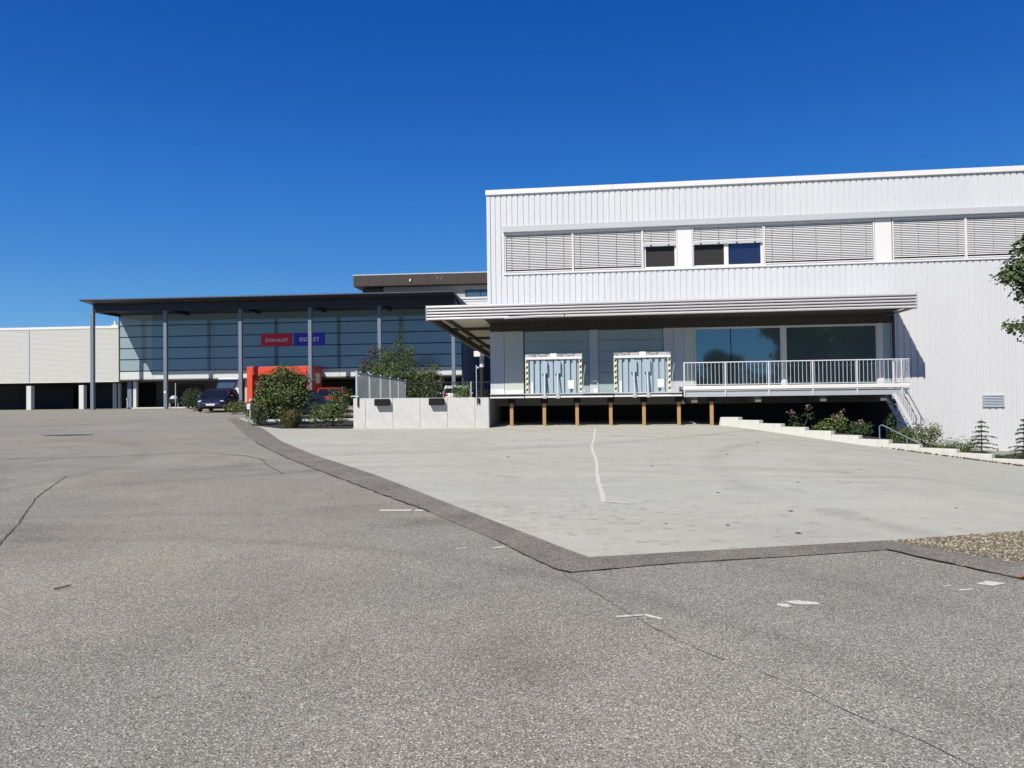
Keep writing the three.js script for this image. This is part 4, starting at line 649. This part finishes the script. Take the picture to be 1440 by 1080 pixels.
// right bed
const onBed = (t, s) => { const [x, z] = wl(t, s); return [x, z, bedH(x, z)]; };
function bedShrub(t, s, label, clumps, n, size, cols, o) { const [x, z, y] = onBed(t, s); return shrub('bed_shrub', label, 'shrub', x, z, y, clumps, n, size, cols, o); }
const FLOW = [[0.30, 0.20, 0.17], [0.24, 0.2, 0.15]];
bedShrub(2.15, 1.0, 'thin flowering stems highest in the bed below the platform', [[-0.2, 0.28, 0, 0.3, 0.32, 0.2], [0.25, 0.45, 0, 0.16, 0.22, 0.2]], 170, 0.09, DARK, { extra: [[[-0.35, 0.55, 0, 0.15, 0.13, 0.1], [0.2, 0.74, 0, 0.13, 0.12, 0.1]], 45, 0.08, FLOW] });
bedShrub(3.3, 0.8, 'green shrub with rusty flower heads in the bed below the platform', [[0, 0.26, 0, 0.52, 0.27, 0.4], [0.28, 0.42, 0, 0.26, 0.26, 0.3], [-0.4, 0.2, 0, 0.32, 0.2, 0.3]], 850, 0.085, [...GREEN, ...YEL], { extra: [[[0.2, 0.55, 0, 0.24, 0.2, 0.2], [0.4, 0.74, 0, 0.1, 0.18, 0.1]], 80, 0.07, FLOW] });
bedShrub(4.25, 0.7, 'dark green shrub left of the bent handrail', [[0, 0.26, 0, 0.46, 0.26, 0.4], [0.2, 0.38, 0, 0.28, 0.2, 0.3]], 700, 0.085, DARK, { extra: [[[0, 0.48, 0, 0.3, 0.12, 0.2]], 40, 0.07, FLOW] });
bedShrub(5.0, 1.3, 'slender dark plant behind the bent handrail', [[0, 0.5, 0, 0.2, 0.5, 0.2]], 260, 0.08, DARK);
bedShrub(5.6, 0.75, 'light green bush at the foot of the metal stair', [[0, 0.28, 0, 0.36, 0.28, 0.35], [0.2, 0.4, 0, 0.2, 0.18, 0.2]], 800, 0.075, [...YEL, ...GREEN]);
bedShrub(6.25, 0.75, 'bush with pale flower specks right of the metal stair', [[0, 0.32, 0, 0.46, 0.34, 0.4], [0.25, 0.52, 0, 0.3, 0.26, 0.25], [-0.2, 0.55, 0, 0.18, 0.2, 0.2]], 1200, 0.075, [...GREEN, ...YEL, [0.12, 0.14, 0.07]], { extra: [[[0.1, 0.55, 0, 0.5, 0.4, 0.4]], 120, 0.06, [[0.5, 0.5, 0.45]]] });
bedShrub(7.15, 0.75, 'sprawling low bush left of the larger seedling conifer', [[-0.15, 0.2, 0, 0.5, 0.22, 0.4], [0.3, 0.22, 0, 0.35, 0.22, 0.3]], 800, 0.07, [...YEL, ...GREEN], { extra: [[[0.1, 0.4, 0, 0.5, 0.25, 0.4]], 70, 0.06, [[0.5, 0.5, 0.45]]] });
function conifer(t, s, h, w, label) {
  const [x, z, y] = onBed(t, s), T = thing('seedling_conifer', label, 'conifer', [x, y, z]); mesh('trunk', bar([0, 0, 0], [0.02, h, 0], 0.02, 6, 0.006), M.stem, T);
  const pos = [], col = [];
  for (let yy = 0.05; yy < h; yy += rr(0.085, 0.15)) { const R = w * Math.pow(1 - yy / h, 0.85) * rr(0.85, 1.2) + 0.04, n = 5 + Math.floor(rnd() * 2); for (let k = 0; k < n; k++) { const a = k / n * 6.283 + yy * 9 + rr(-0.4, 0.4), r = R * rr(0.4, 1.1), N = Math.max(3, Math.round(r / 0.02)); for (let i = 1; i <= N; i++) { const f = i / N, px = Math.cos(a) * r * f, pz = Math.sin(a) * r * f, py = yy + 0.05 * f - 0.11 * f * f * (0.5 + r); for (let e = 0; e < 5; e++) { const q = V(px + rr(-0.03, 0.03), py + rr(-0.035, 0.012), pz + rr(-0.03, 0.03)), d = V(rr(-1, 1), rr(-0.9, 0.3), rr(-1, 1)).normalize().multiplyScalar(0.032); pos.push(px, py, pz, q.x, q.y + 0.006, q.z, q.x + d.x, q.y + d.y - 0.004, q.z + d.z); const k2 = rr(0.6, 1.4); for (let m = 0; m < 3; m++) col.push(0.035 * k2, 0.065 * k2, 0.03 * k2); } } } }
  mesh('branches', rawGeo(pos, null, col), M.leaf, T); return T;
}
conifer(7.75, 0.75, 1.08, 0.58, 'larger seedling conifer before the white wall below the vent');
conifer(8.78, 0.8, 1.2, 0.45, 'smaller seedling conifer at the right edge of the photo');
{ // sprawling juniper under the second conifer
  bedShrub(8.55, 0.5, 'flat dark spreading plant on the lowest visible wall step', [[0, 0.1, 0, 0.5, 0.09, 0.3]], 420, 0.06, DARK); }

// trees: trunk, limbs and a crown of leaves
function tree(name, label, x, z, h, clumps, n, size, cols, o = {}) {
  const y = H(x, z), T = thing(name, label, 'tree', [x, y, z], 0, o.group), tr = [bar([0, -0.3, 0], [0.05, h * 0.45, 0.03], h * 0.026, 10, h * 0.018)];
  for (const c of clumps) tr.push(bar([0.05, h * rr(0.25, 0.42), 0.03], [c[0] * 0.6, c[1] - c[4] * 0.3, c[2] * 0.6], h * 0.009, 6, h * 0.005), bar([c[0] * 0.6, c[1] - c[4] * 0.3, c[2] * 0.6], [c[0], c[1] + c[4] * 0.3, c[2]], h * 0.005, 5, h * 0.0015), bar([c[0] * 0.6, c[1] - c[4] * 0.3, c[2] * 0.6], [c[0] - c[3] * 0.7, c[1], c[2] + c[5] * 0.3], h * 0.003, 5, h * 0.001));
  mesh('trunk', tr, M.bark, T); mesh('crown', leafCloud(clumps, n, size, cols, o), M.leaf, T); return T;
}
{
  const cl = [[-1.08, 5.95, 0, 0.46, 0.45, 0.5], [0.2, 6.6, 0.2, 1.0, 0.9, 1.0], [-1.2, 5.25, 0.1, 0.66, 0.42, 0.6], [-1.68, 5.15, 0.05, 0.42, 0.26, 0.4], [-1.1, 4.8, 0, 0.46, 0.36, 0.45], [-1.45, 5.45, 0, 0.4, 0.25, 0.4], [-1.5, 3.9, 0, 0.38, 0.2, 0.35], [-1.1, 3.65, 0.1, 0.36, 0.3, 0.35], [-0.85, 4.05, -0.2, 0.35, 0.3, 0.35], [0.6, 5.2, 0.5, 1.2, 1.0, 1.1], [0.2, 4.3, -0.6, 1.0, 0.8, 0.9], [1.2, 6.6, 0, 1.1, 0.9, 1.0], [0.3, 7.5, 0, 0.9, 0.7, 0.9]];
  tree('broadleaf_tree', 'broadleaf tree whose branches reach in at the right edge', 14.98, -20.5, 7.6, cl, 13500, 0.14, [...DARK, ...GREEN, [0.08, 0.12, 0.03]], { aspect: 0.75, hollow: 0.5 });
}
// trees behind the camera, mirrored in the showroom and warehouse glass
{
  const cl = Array.from({ length: 15 }, (_, i) => { const a = i * 2.4, r = 1.0 + 2.2 * rnd(), k = rr(1.3, 2.2); return [Math.cos(a) * r, 4.6 + i * 0.42, Math.sin(a) * r, k, k * 0.8, k]; });
  const t0 = tree('parking_tree', 'tall tree standing behind the camera on the right side of the lot', 16.5, 19, 11, cl, 9000, 0.42, [...GREEN, ...DARK], { aspect: 0.8, group: 'trees around the lot behind the camera' });
  const spots = [[23, 22, 0.95, 1.2, 'second tall tree behind the camera, farther right than the first'], [30, 27, 1.05, 2.5, 'rightmost tall tree behind the camera'], [-40, 60, 1.0, 0.7, 'leftmost tree behind the camera'], [-22, 68, 0.8, 2.0, 'tree behind the camera left of the middle'], [-5, 75, 0.85, 3.1, 'tree behind the camera in the middle of the row'], [10, 72, 0.8, 4.2, 'tree behind the camera right of the middle']];
  for (const [x, z, s, a, l] of spots) { const c = t0.clone(); c.name = numbered('parking_tree'); c.position.set(x, H(x, z), z); c.scale.setScalar(s); c.rotation.y = a; c.userData = { ...t0.userData, label: l }; scene.add(c); }
}
{ // far wood behind the camera, one mass
  const cl = []; for (let i = 0; i < 46; i++) { const x = -95 + i * 4.4; cl.push([x, 2.6 + 1.2 * vnoise(i * 0.7, 3), 88 + rr(-3, 3), 3.6, 2.6 + rr(0, 1.1), 3]); }
  const w = mesh('distant_wood', leafCloud(cl, 9000, 1.1, DARK, { aspect: 0.8 }), M.leaf); w.userData = { kind: 'stuff', label: 'dark belt of trees far behind the camera', category: 'wood' };
}
// leaf litter blown against the foot of the stepped wall
{
  const pos = [], col = []; for (let i = 0; i < 420; i++) { const t = 5.2 + 4.2 * Math.pow(rnd(), 0.8), q = wl(t, -0.04 - 0.22 * Math.pow(rnd(), 2)), a = rr(0, 6.28), l = rr(0.02, 0.05), y = H(...q) + 0.01 + rr(0, 0.03), dx = Math.cos(a) * l, dz = Math.sin(a) * l; pos.push(q[0] - dx, y, q[1] - dz, q[0] - dz * 0.5, y + rr(0, 0.02), q[1] + dx * 0.5, q[0] + dx, y + rr(0, 0.015), q[1] + dz, q[0] - dx, y, q[1] - dz, q[0] + dx, y, q[1] + dz, q[0] + dz * 0.5, y + rr(0, 0.02), q[1] - dx * 0.5); const k = rr(0.5, 1.3), c = rnd() < 0.3 ? [0.28, 0.12, 0.05] : rnd() < 0.5 ? [0.14, 0.09, 0.05] : [0.05, 0.045, 0.03]; for (let m = 0; m < 6; m++) col.push(c[0] * k, c[1] * k, c[2] * k); }
  const w = mesh('leaf_litter', rawGeo(pos, null, col), M.leaf); w.userData = { kind: 'stuff', label: 'brown leaf litter along the foot of the stepped wall', category: 'leaf litter' };
}
// small things
{
  const W = thing('garden_post', 'small white post with crooked arm among the bushes', 'post', [-13.0, 0.76, -38.2]);
  mesh('shaft', bar([0, 0, 0], [0, 0.98, 0], 0.05, 8), M.bright, W); mesh('arm', beam([-0.05, 0.85, 0], [0.38, 1.05, 0], 0.05, 0.09), M.bright, W); mesh('plate', rbox(-0.16, 0.12, 0.45, 0.72, 0.05, 0.08, 0.01), M.bright, W);
  const b = thing('grill_cart', 'dark cart with rounded lid under the showroom', 'cart', [-25.95, 1.05, -59.0], 0.3);
  mesh('box', rbox(-0.35, 0.35, 0.5, 0.8, -0.25, 0.25, 0.04), M.black, b); mesh('lid', new THREE.SphereGeometry(0.3, 14, 8, 0, 6.283, 0, 1.57).scale(1.0, 0.9, 0.8).translate(0, 0.82, 0), M.steel, b); for (const [x, z] of [[-0.3, -0.2], [0.3, -0.2], [-0.3, 0.2], [0.3, 0.2]]) mesh('leg', bar([x, 0, z], [x, 0.5, z], 0.025, 6), M.steel, b); mesh('shelf', rbox(-0.55, -0.36, 0.74, 0.78, -0.2, 0.2, 0.01), M.steel, b);
  const bo = thing('lot_bollard', 'slim white bollard beside the pale pillar of the showroom', 'bollard', [-29.6, 1.1, -59.2]); mesh('shaft', bar([0, 0, 0], [0, 0.75, 0], 0.06, 8), M.bright, bo); mesh('cap', new THREE.SphereGeometry(0.1, 10, 8).translate(0, 0.78, 0), M.bright, bo);
  const bo2 = thing('lot_bollard', 'thin grey rod standing beside the dark cart', 'bollard', [-25.3, 1.1, -57.8]); mesh('shaft', bar([0, 0, 0], [0, 1.9, 0], 0.035, 8), M.steel, bo2); mesh('cap', new THREE.SphereGeometry(0.05, 8, 6).translate(0, 1.9, 0), M.steel, bo2);
  const tw = thing('twig', 'dry brown twig lying on the left asphalt', 'twig', [-3.6, H(-3.6, -6.15) + 0.012, -6.15], 0.5); mesh('stick', [tube([[-0.06, 0, 0], [0, 0.006, 0.004], [0.05, 0.012, -0.004]], 0.007, 6)], M.bark, tw); mesh('side_shoot', bar([0.03, 0.01, 0], [0.06, 0.02, 0.006], 0.006, 5, 0.003), M.bark, tw);
  // dry leaves on the concrete
  const leafG = (() => { const p = [], n = 8; for (let i = 0; i < n; i++) { const f = (k) => { const t = k / n, w = Math.sin(Math.PI * t) * 0.022; return [[t * 0.11 - 0.055, 0.004 + 0.014 * Math.sin(t * 3.1), w], [t * 0.11 - 0.055, 0.001 + 0.004 * t, 0], [t * 0.11 - 0.055, 0.006 + 0.012 * Math.sin(t * 3.1 + 0.5), -w]]; }, a = f(i), b = f(i + 1); p.push(...a[0], ...b[0], ...b[1], ...a[0], ...b[1], ...a[1], ...a[1], ...b[1], ...b[2], ...a[1], ...b[2], ...a[2]); } return rawGeo(p); })();
  const lm = new THREE.MeshStandardMaterial({ color: lin(0.10, 0.075, 0.05), roughness: 0.9, side: THREE.DoubleSide });
  const spots = [[2.94, -7.96, 1.1, 'largest dark curled leaf on the concrete close to the seam'], [2.9, -10.9, 0.9, 'curled leaf on the concrete well right of the white line end'], [3.35, -9.3, 1.0, 'curled leaf on the concrete above the largest leaf'], [2.35, -8.45, 0.9, 'curled leaf on the concrete left of the largest leaf'], [5.4, -9.4, 0.7, 'small leaf on the concrete just above the gravel patch'], [4.4, -11.9, 0.8, 'leaf on the right half of the concrete yard, midway to the wall'], [-0.1, -16.5, 1.3, 'leaf on the concrete left of the white painted line'], [4.6, -16.5, 1.1, 'leaf on the far right concrete below the first wall steps'], [2.6, -14.4, 0.9, 'leaf on the concrete right of the middle of the white line'], [1.7, -8.6, 0.6, 'tiny leaf near the corner of the concrete yard'], [6.1, -13.5, 0.8, 'leaf on the ramp below the bent handrail'], [6.2, -19.5, 1.2, 'leaf near the foot of the stepped wall']];
  spots.forEach(([x, z, s, l]) => { const m = mesh('fallen_leaf', leafG, lm); m.position.set(x, H(x, z) + 0.008, z); m.rotation.y = rr(-0.8, 0.8); m.scale.setScalar(s * 0.62); tag(m, l, 'leaf', 'dry leaves scattered on the concrete yard'); });
  const o = mesh('fallen_leaf', leafG, new THREE.MeshStandardMaterial({ color: lin(0.42, 0.12, 0.05), roughness: 0.8, side: THREE.DoubleSide })); o.position.set(4.02, H(4.02, -6.1) + 0.012, -6.1); o.scale.setScalar(0.9); o.rotation.y = 0.4; tag(o, 'orange fallen leaf on the dark seam at the right edge', 'leaf');
}

renderer.render(scene, camera);
